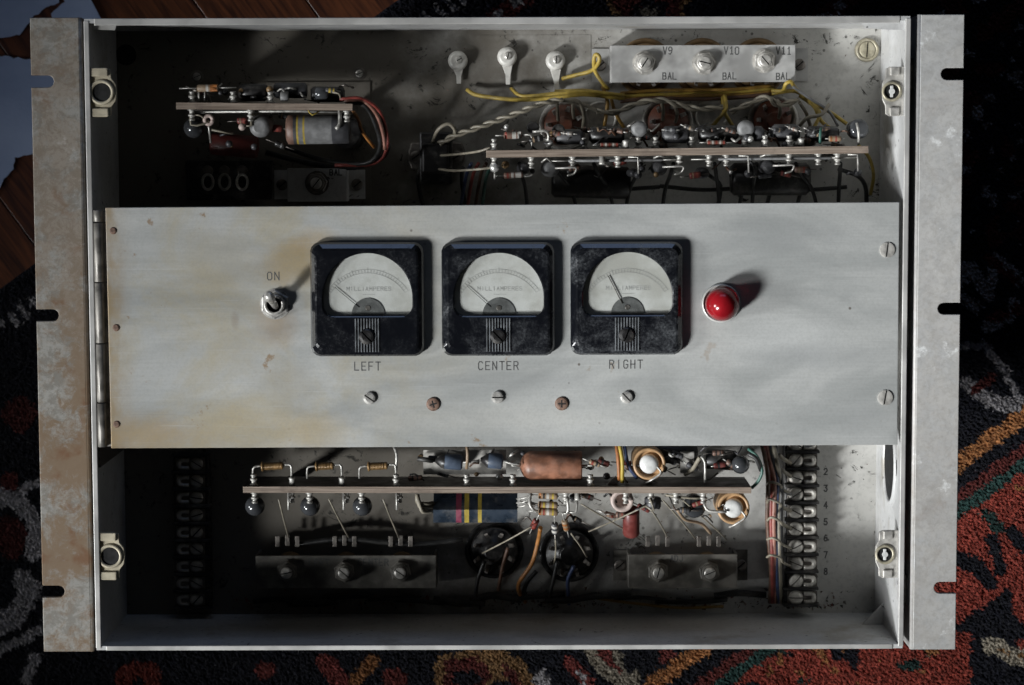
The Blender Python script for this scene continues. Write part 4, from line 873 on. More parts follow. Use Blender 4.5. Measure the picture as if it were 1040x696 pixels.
# ---- twisted cream pair
def twisted(ctrl, r, pitch, mat):
    t_ = MB(); pts = t_.tube(ctrl, r, M[mat], 3, 14); d = [0]
    for p, q_ in zip(pts[:-1], pts[1:]): d.append(d[-1] + (q_ - p).length)
    for ph in (0, math.pi):
        out = []
        for i, p in enumerate(pts):
            tan = (pts[min(i + 1, len(pts) - 1)] - pts[max(i - 1, 0)]).normalized(); u = tan.cross(Vector((0, 0, 1))).normalized(); w_ = tan.cross(u)
            a = 2 * math.pi * d[i] / pitch + ph; out.append(p + (u * math.cos(a) + w_ * math.sin(a)) * r * 1.05)
        wire(out, r, mat, None, 1, 7)
twisted([P(446, 146, ZF + .022), P(462, 138, ZF + .026), P(490, 128, ZF + .030), P(520, 117, ZF + .032), P(552, 105, ZF + .033), P(572, 101.5, ZF + .032)], .0009, .0150, 'white')
wire([P(438, 148, ZF + .018), P(446, 132, ZF + .028), P(455, 126, ZF + .030), P(462, 134, ZF + .028), P(452, 146, ZF + .018)], .0010, 'white')
wire([P(572, 102, ZF + .032), P(588, 104, ZF + .030), P(594, 116, ZF + .022), P(592, 130, ZF + .012)], .0011, 'white'); wire([P(572, 102, ZF + .032), P(583, 103, ZF + .030), P(598, 108, ZF + .026), P(608, 113, ZF + .024)], .0010, 'white')
twisted([P(606, 113, ZF + .024), P(625, 114, ZF + .026), P(648, 105, ZF + .028), P(672, 102, ZF + .028), P(694, 108, ZF + .026), P(712, 111, ZF + .026), P(734, 109, ZF + .027)], .0009, .018, 'white')
twisted([P(742, 114, ZF + .026), P(758, 107, ZF + .028), P(778, 99, ZF + .030), P(792, 107, ZF + .026), P(812, 101, ZF + .026)], .0009, .018, 'white')
for u, v in ((566, 108), (582, 106), (672, 108), (685, 110), (790, 106), (803, 112)): wire([P(u, v - 4, ZF + .026), P(u + 2, v + 6, ZF + .020), P(u + 1, v + 14, ZF + .012)], .0010, 'white')
wire([P(812, 104, ZF + .024), P(820, 118, ZF + .02), P(824, 132, ZF + .012)], .0010, 'white'); wire([P(812, 128, ZF + .03), P(820, 122, ZF + .032), P(834, 118, ZF + .03), P(842, 106, ZF + .026)], .0010, 'white')

# ---- ground lugs and yellow wiring
for u, v, tv in ((465, 62, 85), (515, 58, 86), (564, 62, 94)):
    c = P(u, v, ZF + .003); tl = P(u + 1, tv, ZF + .003); m = MB()
    m.lathe(c, (0, 0, 1), [(0, .0054), (.0030, .0054), (.0044, .0047), (.0050, .0034)], M['lugwhite'], 24)
    m.prism([(c.x - .0034, c.y - .0028), (tl.x - .0014, (c.y * .35 + tl.y * .65)), (tl.x - .0012, tl.y), (tl.x + .0012, tl.y), (tl.x + .0014, (c.y * .35 + tl.y * .65)), (c.x + .0034, c.y - .0028)], c.z, c.z + .0012, M['lugwhite'], .0002)
    o = m.build('ground_lug', root); link('screw', slotted('screw', .0022, .0018, M['nutgrey'], .25, .5), o, c + Vector((.0006, .0004, .0046)), (0, 0, random.uniform(0, 3)))
    m = MB(); m.lathe((c.x, c.y, ZF), (0, 0, 1), [(0, .004), (.003, .004)], M['nutgrey'], 6); m.build('nut', o)
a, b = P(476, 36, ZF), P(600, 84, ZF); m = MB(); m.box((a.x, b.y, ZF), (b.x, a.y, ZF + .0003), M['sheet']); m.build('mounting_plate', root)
Y = ZF + .008
wire([P(474, 91, Y - .003), P(484, 97, Y), P(505, 101, Y + .004), P(530, 101.5, Y + .005), P(560, 99, Y + .006), P(590, 96, Y + .008), P(615, 98, Y + .009), P(634, 100, Y + .009)], .0014, 'yellow')
wire([P(519, 90, Y - .002), P(527, 96, Y + .003), P(540, 99, Y + .006), P(570, 95, Y + .009), P(600, 93, Y + .011), P(634, 97, Y + .010)], .0013, 'yellow')
wire([P(564, 93, Y - .002), P(578, 93, Y + .004), P(600, 94, Y + .008), P(632, 101, Y + .008)], .0013, 'yellow')
wire([P(571, 80, Y - .002), P(585, 76, Y + .002), P(600, 73, Y + .008), P(608, 66, Y + .014), P(609, 59, Y + .016), P(605, 56, Y + .016), P(603, 62, Y + .014), P(605, 74, Y + .010), P(611, 85, Y + .008), P(618, 91, Y + .007)], .0014, 'yellow')
for k, (v0, v1, mt) in enumerate(((92, 91, 'amber'), (95, 94, 'yellow'), (98, 97, 'amber'), (100, 99, 'brownwire'))): wire([P(630, v0 + 3, ZF + .016), P(665, v0, ZF + .014), P(710, v1, ZF + .013), P(750, v0 - 1, ZF + .014), P(786, v1 - 4, ZF + .016)], .0012, mt)
wire([P(736, 97, ZF + .016), P(738, 108, ZF + .022), P(735, 117, ZF + .024), P(721, 131, ZF + .018)], .0013, 'yellow'); wire([P(734, 99, ZF + .016), P(736, 113, ZF + .022), P(746, 131, ZF + .018)], .0013, 'yellow')
wire([P(612, 88, ZF + .012), P(617, 104, ZF + .014), P(614, 128, ZF + .012)], .0013, 'amber'); wire([P(620, 98, ZF + .010), P(626, 116, ZF + .012), P(634, 130, ZF + .010)], .0012, 'amber')
wire([P(784, 92, ZF + .018), P(795, 92, ZF + .022), P(798, 86, ZF + .026), P(803, 84, ZF + .026), P(808, 91, ZF + .022), P(822, 101, ZF + .022), P(842, 113, ZF + .022), P(860, 126, ZF + .022)], .0013, 'yellow')
wire([P(784, 95, ZF + .017), P(806, 94, ZF + .020), P(826, 107, ZF + .022), P(836, 122, ZF + .024), P(846, 132, ZF + .024)], .0013, 'yellow'); wire([P(812, 97, ZF + .020), P(830, 110, ZF + .024), P(832, 120, ZF + .026), P(826, 131, ZF + .026)], .0013, 'yellow')
wire([P(805, 88, ZF + .024), P(820, 98, ZF + .025), P(842, 112, ZF + .025), P(851, 128, ZF + .022)], .0008, 'capgrey')
wire([P(872, 148, ZF + .03), P(882, 160, ZF + .022), P(887, 178, ZF + .012), P(884, 198, ZF + .006)], .0012, 'yellow'); wire([P(852, 172, ZF + .03), P(872, 178, ZF + .022), P(880, 192, ZF + .012), P(880, 212, ZF + .006)], .0012, 'blackwire')
for u in (720, 742, 770, 800): wire([P(u, 178, ZF + .02), P(u + 12, 188, ZF + .014), P(u + 8, 214, ZF + .006)], .0011, 'blackwire')

# ---- valve sockets
def socket(u, v, r, body, ring, lugs, z0=0, dark=None, lbl=None):
    c = P(u, v, ZF); m = MB(); m.lathe(c, (0, 0, 1), [(0, r), (.0012, r), (.0016, r * .96), (.0016, r * .84), (.0010, r * .82)], M[ring], 36); o = m.build('valve_socket', root, lbl)
    m = MB(); rb = r * .80; m.lathe(c + Vector((0, 0, .0008)), (0, 0, 1), [(0, rb), (.005, rb), (.006, rb * .94), (.006, rb * .45), (.0085, rb * .42), (.009, rb * .36)], M[body], 30); m.build('wafer', o)
    for k in range(lugs):
        a = 2 * math.pi * (k + .5) / lugs; d = Vector((math.cos(a), math.sin(a), 0)); n_ = Vector((-d.y, d.x, 0)); b = c + d * rb * .66 + Vector((0, 0, .006)); q_ = MB()
        top = b + d * rb * .22 + Vector((0, 0, .007)); w_ = .0013; hw = [b + n_ * w_, b - n_ * w_, top - n_ * w_ * .7, top + n_ * w_ * .7]; off = d * .0005
        q_.add([p + off for p in hw] + [p - off for p in hw], [(0, 1, 2, 3), (7, 6, 5, 4), (0, 4, 5, 1), (1, 5, 6, 2), (2, 6, 7, 3), (3, 7, 4, 0)], M['tin' if dark is None else dark]); q_.build('pin_lug', o)
for u in (655, 713, 769.5): socket(u, 68, .0158, 'socketbrown', 'socketbrown', 8, lbl='brown valve socket behind the balance control bracket')
for u, v in ((573, 127), (678, 124), (785, 122)): socket(u, v, .0140, 'socketred', 'nutgrey', 7)
socket(502, 558, .0165, 'blackplastic', 'blackplastic', 8, dark='dsteel'); socket(578, 561, .0168, 'blackplastic', 'blackplastic', 8, dark='dsteel')
for u, v in ((610, 120), (722, 118)):
    m = MB(); m.lathe(P(u, v, ZF), (0, 0, 1), [(0, .0095), (.0006, .0095), (.0009, .0088), (.0009, .0080), (.0004, .0078)], M['nutgrey'], 28); m.build('floor_eyelet', root)

# ---- potentiometer brackets
def bracket(c4_, z, texts, pots, feet, nutmat, lbl, matk='wall'):
    (u0, v0), (u1, v1) = c4_; a, b = P(u0, v1, z), P(u1, v0, z); m = MB(); m.box((a.x, a.y, z - .0014), (b.x, b.y, z), M[matk], .0004)
    m.box((a.x, a.y, ZF + .0012), (a.x + .0013, b.y, z - .0016), M[matk]); m.box((b.x - .0013, a.y, ZF + .0012), (b.x, b.y, z - .0016), M[matk])
    for s_, xx in ((-1, a.x), (1, b.x)):
        if feet: m.box((min(xx, xx + s_ * feet), a.y + .001, ZF + .0001), (max(xx, xx + s_ * feet), b.y - .001, ZF + .0014), M[matk])
    o = m.build('control_bracket', root, lbl)
    for s_, xx in ((-1, a.x), (1, b.x)):
        if feet: link('screw', SC_DK, o, (xx + s_ * feet * .5, (a.y + b.y) / 2, ZF + .0014), (0, 0, .7))
    for (u, v, an) in pots:
        c = P(u, v, z); q_ = MB(); q_.lathe(c, (0, 0, 1), [(0, .0066), (.0006, .0066)], M[nutmat], 22)
        q_.lathe(c + Vector((0, 0, .0006)), (0, 0, 1), [(0, .0060), (.0024, .0060), (.0029, .0054)], M[nutmat], 6, an + .3, False); q_.build('lock_nut', o)
        q_ = MB(); q_.lathe(c + Vector((0, 0, .001)), (0, 0, 1), [(0, .0044), (.0040, .0044), (.0046, .0040), (.0046, .0032)], M[nutmat], 20); q_.build('bushing', o)
        link('slotted_shaft', SHAFT, o, c + Vector((0, 0, .0052)), (0, 0, an))
        q_ = MB(); q_.lathe((c.x, c.y, max(ZF + .001, z - .015)), (0, 0, 1), [(0, .0082), (.0115, .0082), (.0125, .0075)], M['socketbrown'], 22); q_.build('potentiometer', o)
    for (tx, u, v, hh) in texts: lettering(tx, u, v, z, hh, .0006, M['ink2'], o, wid=.62, gap=1.3, jit=.00015)
    return o
SHAFT = slotted('slotted_shaft', .0031, .0022, M['nutgrey'], .22, .2)
bracket(((620, 45.5), (808, 84)), ZF + .022, [(s_, u, 51.5, .0038) for s_, u in (('V9', 678, ), ('V10', 743, ), ('V11', 796, ))] + [('BAL', u, 77.5, .0034) for u in (680, 741, 795)],
        [(654.5, 64, 1.0), (715, 64, -.25), (776, 62, -.85)], .0095, 'nutgrey', 'grey bracket marked V9 V10 V11 with three balance controls', 'zincgrey')
bracket(((292, 171), (352, 205)), ZF + .018, [('BAL', 341, 175, .003)], [(322, 186, .9)], .009, 'dsteel', 'small dark bracket with one control below the upper left board')
bracket(((260, 564), (443, 598)), ZF + .020, [('LEFT', 324, 571.5, .0036), ('CENTER', 379, 571, .0036)], [(292, 580, .2), (350, 580, -.7), (407, 580, -.6)], 0, 'dirtyzinc', 'dark three control bracket at the lower left', 'dirtyzinc')
bracket(((638, 563), (749, 598)), ZF + .020, [('ADJ', 687, 567.5, .0032)], [(668, 580, 1.3), (720, 580, .4)], .0075, 'dirtyzinc', 'two control bracket at the lower right', 'dirtyzinc')

# ------------------------------------------------------------------ board C : lower
C = Board(247, 497.5, 763, 498, .0033, .037, 'long lower circuit board seen edge on')
# south side beads and terminals
for u in (258, 314, 367):
    C.turret(u, -1, .003); m = MB(); m.ball(P(u + 1, 514, ZC - .006), .0054, M['bulb'], 1.0, 20); C.part(m, 'glass_bead')
for u in (293, 349, 403): C.turret(u + 2, -1, .006); C.wire([P(u, 500, ZC), P(u, 518, ZC + .001)], .0006, 'tin', res=1)
for u0, u1, v1 in ((283, 293, 546), (334, 354, 546), (389, 405, 546)): C.wire([P(u0, 507, ZC), P((u0 + u1) / 2, 527, ZC - .014), P(u1, v1, ZF + .016)], .00045, 'white', res=2)
# north side wound resistors
for a, b, t0 in ((257, 296, 0), (312, 347, 1), (365, 402, 1)):
    v = 474; m = MB(); zc_ = ZC + .001
    c0, c1 = P(a + 8, v, zc_), P(b - 8, v - 1, zc_); L = (c1 - c0).length; d = c1 - c0
    pr = [(0, .0012), (.0004, .0026), (.0012, .0026), (.0016, .0019)]
    k = .0018
    while k < L - .0022: pr += [(k, .0019), (k + .0003, .0022), (k + .0006, .0019)]; k += .0008
    pr += [(L - .0014, .0019), (L - .001, .0022), (L, .0012)]
    m.lathe(c0, d, pr, M['gold'], 14); m.tube([P(a, 486, zc_ - .003), P(a, 476.5, zc_), P(a + 3, 474, zc_), P(a + 9, 473.5, zc_)], .00055, M['tin'], 6, 2); m.tube([P(b - 9, 472.5, zc_), P(b - 2, 472, zc_), P(b, 476, zc_), P(b, 488, zc_ - .004)], .0006, M['tin'], 6, 2)
    C.part(m, 'wound_resistor')
for u in (257, 296, 347, 402, 474, 521, 600): C.turret(u, 1, .004, u in (296, 347))
C.wire([P(400, 454, ZC), P(403, 462, ZC + .002), P(402, 478, ZC)], .0008, 'tin', res=2)
# pale flat plate with two dark blue capacitors in front of it
a, b = P(430, 482, ZF + .047), P(514, 457, ZF + .047); m = MB(); m.box((a.x, a.y, ZF + .046), (b.x, b.y, ZF + .047), M['bandw']); C.part(m, 'bright_plate')
for u0, u1, v, mt in ((442, 470, 469, 'capblue'), (488, 511, 468, 'capblue')):
    a, b = P(u0, v - 1, ZC - .003), P(u1, v + 1, ZC - .003); m = MB(); L = (b - a).length; r = .0042
    m.lathe(a, b - a, [(0, .001, M['blackplastic']), (.003, r * .8, M['blackplastic']), (L * .35, r, M[mt]), (L - .001, r, M[mt]), (L, r * .7, M[mt])], M[mt], 16); C.part(m, 'capacitor')
C.wire([P(424, 466, ZC - .003), P(440, 468, ZC - .003)], .0014, 'blackwire', 'wire', 1); C.wire([P(470, 470, ZC), P(486, 468, ZC)], .0005, 'tin', res=1); C.wire([P(474, 452, ZC + .002), P(475, 462, ZC + .003), P(474, 476, ZC)], .0009, 'rbody2', 'wire', 2); C.wire([P(512, 469, ZC), P(520, 471, ZC + .001), P(529, 472, ZC)], .0006, 'tin', res=2)
# salmon waxed capacitor
a, b = P(528, 473, ZC - .006), P(591, 473, ZC - .006); L = (b - a).length; r = .0079; m = MB()
m.lathe(a, b - a, [(0, .0012), (.0008, r * .45), (.002, r * .72), (.0036, r * .9), (.0055, r), (L - .0008, r), (L, r * .93), (L + .0001, r * .5)], M['wax'], 30); m.tube([P(520, 473, ZC), P(530, 473, ZC - .005)], .0006, M['tin'], 6, 1); m.tube([P(590, 473, ZC - .005), P(602, 473, ZC)], .0006, M['tin'], 6, 1); C.part(m, 'waxed_capacitor', 'large salmon pink waxed paper capacitor')
m = MB(); m.prism([(p.x, p.y) for p in (P(602, 468, 0.1), P(618, 452, .1), P(622, 456, .1), P(611, 470, .1))], ZC - .008, ZC - .007, M['bandw']); C.part(m, 'paper_tag')
resistor(C, P(592, 466, ZC), P(616, 475, ZC), .006, .0014, 'rbody2', [(.2, .2, 'bandr'), (.6, .2, 'bandk')])
C.wire([P(629, 451, ZC), P(632, 468, ZC + .002), P(632, 490, ZC - .002)], .0011, 'bandy', 'wire'); C.wire([P(626, 451, ZC - .002), P(628, 468, ZC), P(629, 488, ZC - .002)], .0011, 'bando', 'wire'); C.wire([P(634, 451, ZC - .004), P(638, 472, ZC - .002), P(647, 486, ZC - .004)], .0010, 'blue', 'wire')
# upright wax capacitors seen end on
def endcap(u, v, z, r):
    c = P(u, v, z); m = MB(); m.lathe(c - Vector((0, 0, .026)), (0, 0, 1), [(0, r * .96), (.001, r), (.0252, r), (.0262, r * .97), (.0262, r * .82), (.0238, r * .78), (.0232, r * .66)], M['tanring'], 30); o = C.part(m, 'upright_capacitor', 'tan capacitor seen end on with a white wax plug')
    m = MB(); rr = r * .60; m.lathe(c - Vector((0, 0, .0032)), (0, 0, 1), [(0, rr), (.003, rr * .98), (.0046, rr * .78), (.0052, rr * .4), (.0052, rr * .1)], M['waxwhite'], 24); m.build('wax_plug', o)
    m = MB(); m.tube([c + Vector((.004, -.001, .002)), c + Vector((.006, -.0045, .0022)), c + Vector((.001, -.0085, .001)), c + Vector((-.002, -.0105, -.002))], .0006, M['tin'], 6, 4); m.build('lead_wire', o)
endcap(659.5, 471.5, ZC - .001, .0088); endcap(745, 516.5, ZC - .001, .0088)
C.wire([P(712, 464, ZC), P(716, 470, ZC + .001), P(716, 490, ZC - .002)], .0007, 'tin', res=2); C.wire([P(711, 464, ZC), P(704, 476, ZC - .006), P(696, 482, ZC - .014)], .0012, 'white', 'wire')
m = MB(); a, b = P(691, 481, ZF + .046), P(705, 459, ZF + .046); m.box((a.x, a.y, ZF + .045), (b.x, b.y, ZF + .046), M['nutgrey']); C.part(m, 'bright_plate')
m = MB(); m.ball(P(752, 472, ZC - .008), .0050, M['bulb']); C.part(m, 'glass_bead')
C.wire([P(763, 496, ZC), P(770, 489, ZC), P(774, 478, ZC + .002), P(769, 464, ZC), P(760, 456, ZC - .004)], .0009, 'green', 'wire'); C.wire([P(760, 461, ZC + .003), P(768, 466, ZC + .004), P(773, 478, ZC + .001)], .0012, 'blackwire', 'wire')
for i, u in enumerate((545, 612, 640, 680, 702, 730, 742)):
    a = P(u - 8, 462 + (i * 5) % 13, ZC - .008); b = P(u + 10, 466 + (i * 7) % 15, ZC - .008); resistor(C, a, b, .0065, .0016, ('capdark', 'maroon', 'rbody', 'capdark')[i % 4], [(.3, .2, 'bandk')])
for u0, u1, v in ((664, 708, 460), (716, 748, 466)):
    m = MB(); a, b = P(u0, v, ZC - .016), P(u1, v + 2, ZC - .016); m.cyl(a, b, .0055, M['blackplastic'], 16, ch=.001); C.part(m, 'capacitor')
# moulded striped block capacitor
a, b = P(440, 531.5, ZC - .001), P(525.5, 503, ZC - .001); m = MB(); L = b.x - a.x; xs = [0, .27, .335, .37, .425, .53, .575, 1]; mt = ['capblock', 'bandm', 'capblock', 'bandy', 'capblock', 'bandy', 'capblock']
yr = a.y + (b.y - a.y) * .48
for k in range(7):
    x0, x1 = a.x + L * xs[k], a.x + L * xs[k + 1]
    z1 = ZC - .001; pts = [(a.y, z1 - .022), (a.y, z1 - .0016), (a.y + .0010, z1 - .0004), (yr, z1), (b.y, z1 - .010), (b.y, z1 - .022)]; n_ = len(pts)
    vs_ = [(x0, y, z) for y, z in pts] + [(x1, y, z) for y, z in pts]; fs = [(i, i + n_, (i + 1) % n_ + n_, (i + 1) % n_) for i in range(n_)]
    if k == 0: fs.append(tuple(range(n_)))
    if k == 6: fs.append(tuple(range(2 * n_ - 1, n_ - 1, -1)))
    m.add(vs_, fs, M[mt[k]])
C.part(m, 'striped_block_capacitor', 'blue black block capacitor with magenta and yellow stripes')
for k in range(3): C.wire([P(424, 502 + k, ZC), P(424 + k * 2, 510 + k * 4, ZC + .001 * k), P(432, 512 + k * 4, ZC), P(440, 511 + k * 4, ZC - .004)], .0011, 'white', res=3)
for k in range(3): C.wire([P(525, 507 + k * 4, ZC - .004), P(532, 506 + k * 4, ZC), P(540, 503 + k * 3, ZC)], .0005, 'tin', res=2)
for k, v in enumerate((504.5, 514, 521)): resistor(C, P(537, v - 2, ZC + .001 * k), P(576, v, ZC + .001 * k), .0105, .0019, 'rbody2', [(.04, .12, 'bando'), (.24, .1, ('bandk', 'bandy', 'bandr')[k]), (.42, .14, 'bandw'), (.7, .1, 'bandy')])
C.wire([P(539, 500, ZC), P(538, 512, ZC + .002), P(543, 519, ZC + .002), P(548, 520, ZC)], .0009, 'tin', res=3); C.wire([P(572, 522, ZC), P(577, 519, ZC + .002), P(576, 506, ZC + .002)], .0009, 'tin', res=3); C.wire([P(577, 520, ZC), P(585, 520, ZC + .001), P(586, 508, ZC)], .0006, 'tin', res=2)
C.turret(575, -1, .003); C.turret(587, -1, .004, True)
for (a, b, mt, bn) in (((548, 528), (538, 536), 'maroon', 'bandr'), ((563, 527), (564, 546), 'capdark', 'bandw'), ((571, 527), (578, 540), 'rbody2', 'bando')):
    resistor(C, P(a[0], a[1] - 6, ZC - .002), P(b[0], b[1] + 6, ZC - .014), .0075, .0018, mt, [(.2, .2, bn), (.6, .2, bn)])
for a, b in (((540, 535), (490, 562)), ((564, 548), (563, 572)), ((580, 542), (596, 566)), ((590, 512), (650, 548)), ((656, 514), (598, 540)), ((660, 516), (678, 546)), ((673, 508), (707, 548)), ((691, 506), (738, 548))):
    C.wire([P(*a, ZC), P((a[0] + b[0]) / 2 + 1, (a[1] + b[1]) / 2, ZC - .012), P(*b, ZF + .016)], .00045, 'white', res=3)
C.wire([P(656, 514, ZC), P(664, 519, ZC + .001), P(660, 506, ZC + .001)], .0006, 'white', res=2); C.wire([P(676, 503, ZC), P(700, 506, ZC + .001), P(712, 506, ZC)], .0006, 'white', res=2)
# pink ceramic tube end, red capacitor, turrets
c = P(632, 509, ZC - .002); m = MB(); r = .0062; m.lathe(c - Vector((0, 0, .016)), (0, 0, 1), [(0, r), (.0155, r), (.016, r * .92), (.016, r * .62), (.011, r * .60), (.011, r * .2)], M['pinkcer'], 24); C.part(m, 'ceramic_tube')
m = MB(); m.cyl(P(641, 518, ZC - .014), P(641, 542, ZC - .024), .0046, M['maroon'], 18, ch=.0006); C.part(m, 'red_capacitor')
for u in (636, 662, 687, 715): C.turret(u, -1, .003 + .001 * (u % 3))
m = MB(); a = P(663, 505, ZC - .008); m.cyl(a, P(663, 516, ZC - .008), .0045, M['capdark'], 16, ch=.0006); C.part(m, 'capacitor')
m = MB(); m.lathe(P(704, 512, ZC - .016), (0, 0, 1), [(0, .006), (.009, .0062), (.011, .005), (.0115, .002)], M['bulb'], 20); C.part(m, 'glass_capacitor')
C.wire([P(715, 512, ZC), P(720, 519, ZC + .001), P(738, 520, ZC + .002)], .0008, 'tin', res=3); C.wire([P(688, 518, ZC - .006), P(696, 528, ZC - .012), P(712, 532, ZC - .02), P(722, 542, ZC - .028)], .0009, 'rbody2', 'wire')
# lower wiring
wire([P(549, 536, ZF + .034), P(547, 550, ZF + .028), P(538, 572, ZF + .020), P(528, 592, ZF + .012), P(528, 604, ZF + .006), P(534, 612, ZF + .003)], .0012, 'orange')
wire([P(516, 556, ZF + .018), P(510, 575, ZF + .014), P(506, 600, ZF + .006)], .0010, 'brownwire'); wire([P(492, 570, ZF + .012), P(484, 590, ZF + .008), P(482, 612, ZF + .004)], .0011, 'blackwire')
wire([P(566, 570, ZF + .014), P(560, 590, ZF + .010), P(556, 612, ZF + .004)], .0011, 'blackwire'); wire([P(583, 575, ZF + .014), P(578, 592, ZF + .010), P(578, 614, ZF + .004)], .0011, 'blue'); wire([P(545, 580, ZF + .006), P(536, 592, ZF + .006), P(530, 610, ZF + .004)], .0012, 'blackwire')
wire([P(300, 553, ZF + .010), P(350, 546, ZF + .012), P(420, 552, ZF + .010), P(470, 548, ZF + .010)], .0016, 'blackwire')
wire([P(600, 607, ZF + .004), P(640, 613, ZF + .005), P(690, 618, ZF + .004), P(735, 616, ZF + .004)], .0010, 'amber')
for k in range(14):   # black cable run along the lower wall
    u = 262 + k * 36 + random.uniform(-8, 8); v = 609 + random.uniform(-4, 5)
    wire([P(u, v, ZF + .004), P(u + 24, v + random.uniform(-4, 4), ZF + .006), P(u + 52, v + random.uniform(-5, 5), ZF + .004)], random.uniform(.0012, .0022), 'blackwire')
for u in (292, 350, 407, 668, 720):   # solder tags behind the controls
    for d in (-10, 0, 10): 
        m = MB(); c = P(u + d, 549 + abs(d) * .1, ZF + .014); m.box((c.x - .0012, c.y - .003, c.z - .0004), (c.x + .0012, c.y + .003, c.z + .0004), M['dsteel'], .0002); m.build('solder_tag', root)

# ------------------------------------------------------------------ screw terminal strips
def terminal_strip(rows, us, ul, ub0, ub1, z, lbl, screwm, lugm):
    v0, v1 = rows[0] - 9, rows[-1] + 9; a, b = P(ub0, v1, z), P(ub1, v0, z); m = MB()
    m.box((a.x, a.y, ZF + .0001), (b.x, b.y, z - .004), M['blackplastic'], .0008); o = m.build('terminal_strip', root, lbl); pl = MB(); k = mpp(z)
    for i, v in enumerate(rows):
        c = P(us, v, z - .004); l = P(ul, v, z - .004); hh = .0031
        q_ = MB(); q_.box((min(c.x, l.x) - .0046, c.y - .0036, c.z), (max(c.x, l.x) + .0046, c.y + .0036, c.z + .0009), M['dsteel'], .0002); q_.build('contact_plate', o)
        link('terminal_screw', screwm, o, c + Vector((0, 0, .0009)), (0, 0, random.uniform(-.9, .9)))
        q_ = MB(); sg = 1 if l.x > c.x else -1
        q_.tube([l + Vector((-sg * .0030, .0022, .0016)), l + Vector((sg * .0006, .0023, .0016)), l + Vector((sg * .0024, .0012, .0018)), l + Vector((sg * .0024, -.0012, .0018)), l + Vector((sg * .0006, -.0023, .0016)), l + Vector((-sg * .0030, -.0022, .0016))], .0013, lugm, 8, 3); q_.build('fork_lug', o)
    for i in range(len(rows) + 1):
        v = (rows[0] - 8.5) if i == 0 else (rows[-1] + 8.5 if i == len(rows) else (rows[i - 1] + rows[i]) / 2); c = P((ub0 + ub1) / 2, v, z)
        q_ = MB(); q_.box((a.x - .0006, c.y - .0009, z - .006), (b.x + .0010, c.y + .0007, z + .0004), M['blackplastic'], .0004); q_.build('barrier', o)
    return o
TS = terminal_strip([450.5, 467.5, 485, 502, 519.5, 537, 555, 572, 589.5, 606.5], 808, 821.5, 797, 831, ZF + .016, 'screw terminal strip at the lower right, numbered 2 to 8', SC_TERM, M['lugmetal'])
SC_T2 = slotted('terminal_screw', .0036, .0018, M['nutgrey'], .2, .6)
terminal_strip([471, 488.5, 505.5, 523, 540.5, 557.5, 575, 592, 609], 200, 187, 177, 211, ZF + .014, 'shadowed screw terminal strip at the lower left', SC_T2, M['nutgrey'])
for tx, v in (('2', 479), ('3', 496), ('4', 513), ('5', 530), ('6', 546.5), ('7', 563.5), ('8', 580.5)): lettering(tx, 838.5, v, ZF, .0034, .0007, M['ink2'], root, wid=.6)
# laced wire bundle beside the strip
for k, (mt, du) in enumerate((('red', 0), ('pink', 3), ('blue', 6.5), ('white', 9), ('maroon', 1.5), ('blackwire', 11.5), ('brownwire', -2), ('blackwire', 5))):
    wire([P(776 + du, 452, ZF + .034), P(779 + du, 468, ZF + .036 - .002 * (k % 3)), P(783 + du, 490, ZF + .032), P(783 + du * .8, 530, ZF + .026), P(784 + du * .8, 580, ZF + .018), P(784 + du, 612, ZF + .008)], .0013, mt)
for v in (492, 511, 529, 548, 566):
    wire([P(779, v, ZF + .034), P(784, v - 2, ZF + .038), P(792, v + 1, ZF + .035), P(794, v + 5, ZF + .028), P(803, v + 9, ZF + .016)], .0007, 'white')
for v in (470, 484, 502, 519, 537): wire([P(791, v - 8, ZF + .026), P(796, v - 4, ZF + .024), P(803, v, ZF + .016)], .0011, random.choice(('white', 'blackwire', 'capgrey')))

# ---- odd screws and eyelets in the floor
for u, v in ((365, 75), (200, 78)):
    c = P(u, v, ZF); m = MB(); m.lathe(c, (0, 0, 1), [(0, .0036), (.0006, .0036)], M['dsteel'], 18); o = m.build('washer', root); link('screw', slotted('screw', .0022, .0014, M['nutgrey'], .2, .5), o, c + Vector((0, 0, .0006)), (0, 0, .4))
for u, v in ((128, 56),):
    c = P(u, v, ZF); m = MB(); m.lathe(c, (0, 0, 1), [(0, .0058 if u < 300 else .003), (.0004, .0056 if u < 300 else .003)], M['void'], 20); m.build('floor_hole', root)

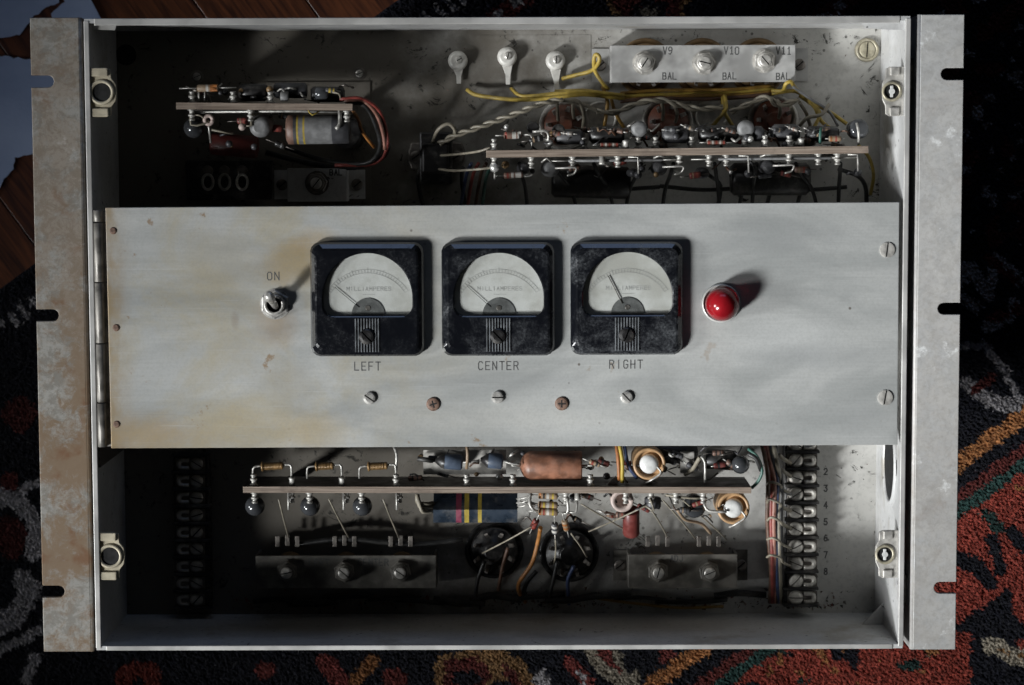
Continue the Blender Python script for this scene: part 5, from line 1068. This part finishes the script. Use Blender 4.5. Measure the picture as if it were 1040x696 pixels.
# ------------------------------------------------------------------ grimy clutter on the boards and crumbs of dirt
def clutter(bd, u0, u1, va, vb, n_, zl, zh):
    for k in range(n_):
        u = u0 + (u1 - u0) * (k + random.random()) / n_; v = random.uniform(va, vb); z = ZC - random.uniform(zl, zh); q = random.random()
        if q < .45:
            w_ = random.uniform(6, 15); bd.wire([P(u, v, z), P(u + w_ * .4, v + random.uniform(-5, 5), z + .003), P(u + w_, v + random.uniform(-8, 8), z - .003)], random.uniform(.0003, .0008), random.choice(('blackwire', 'capdark', 'brownwire', 'dsteel', 'tin')), 'lead_wire', 3)
        elif q < .75:
            a = P(u, v, z); an = random.uniform(-.5, .5); d = Vector((math.cos(an), math.sin(an), 0)) * .008
            resistor(bd, a - d, a + d, random.uniform(.005, .008), random.uniform(.0012, .0019), random.choice(('capdark', 'blackplastic', 'maroon', 'rbody', 'dsteel')), [(.25, .12, random.choice(('bandk', 'rbody2'))), (.6, .12, random.choice(('bandk', 'bandr', 'capgrey')))], lead=.0003, leadmat='dsteel')
        else:
            m = MB(); m.ball(P(u, v, z), random.uniform(.0010, .0022), M[random.choice(('solder', 'capdark', 'blackplastic', 'socketbrown'))], random.uniform(.7, 1.2), 10); bd.part(m, 'solder_joint')
clutter(A, 512, 860, 128, 149, 60, 0, .010); clutter(A, 512, 860, 162, 180, 26, .002, .012); clutter(B, 196, 345, 88, 102, 20, 0, .008); clutter(B, 215, 300, 115, 150, 14, .004, .014)
clutter(C, 410, 760, 458, 486, 46, .004, .014); clutter(C, 530, 735, 503, 530, 26, .002, .014)
m = MB()
def crumb(c, r):
    vs_ = [c + Vector((random.uniform(-r, r), random.uniform(-r, r), random.uniform(0, r))) for _ in range(4)]; m.add(vs_, [(0, 1, 2), (0, 2, 3), (0, 3, 1), (1, 3, 2)], M[random.choice(('brownwire', 'black', 'dsteel', 'maroon', 'rbody'))])
for k in range(520): crumb(P(random.uniform(230, 860), 618 - abs(random.gauss(0, 9)), ZF + .0004), random.uniform(.0004, .0016))
for k in range(260): crumb(P(random.uniform(150, 885), random.choice((random.uniform(36, 190), random.uniform(470, 615))), ZF + .0003), random.uniform(.0002, .0007))
o = m.build('dirt_crumbs', root); o['kind'] = 'stuff'
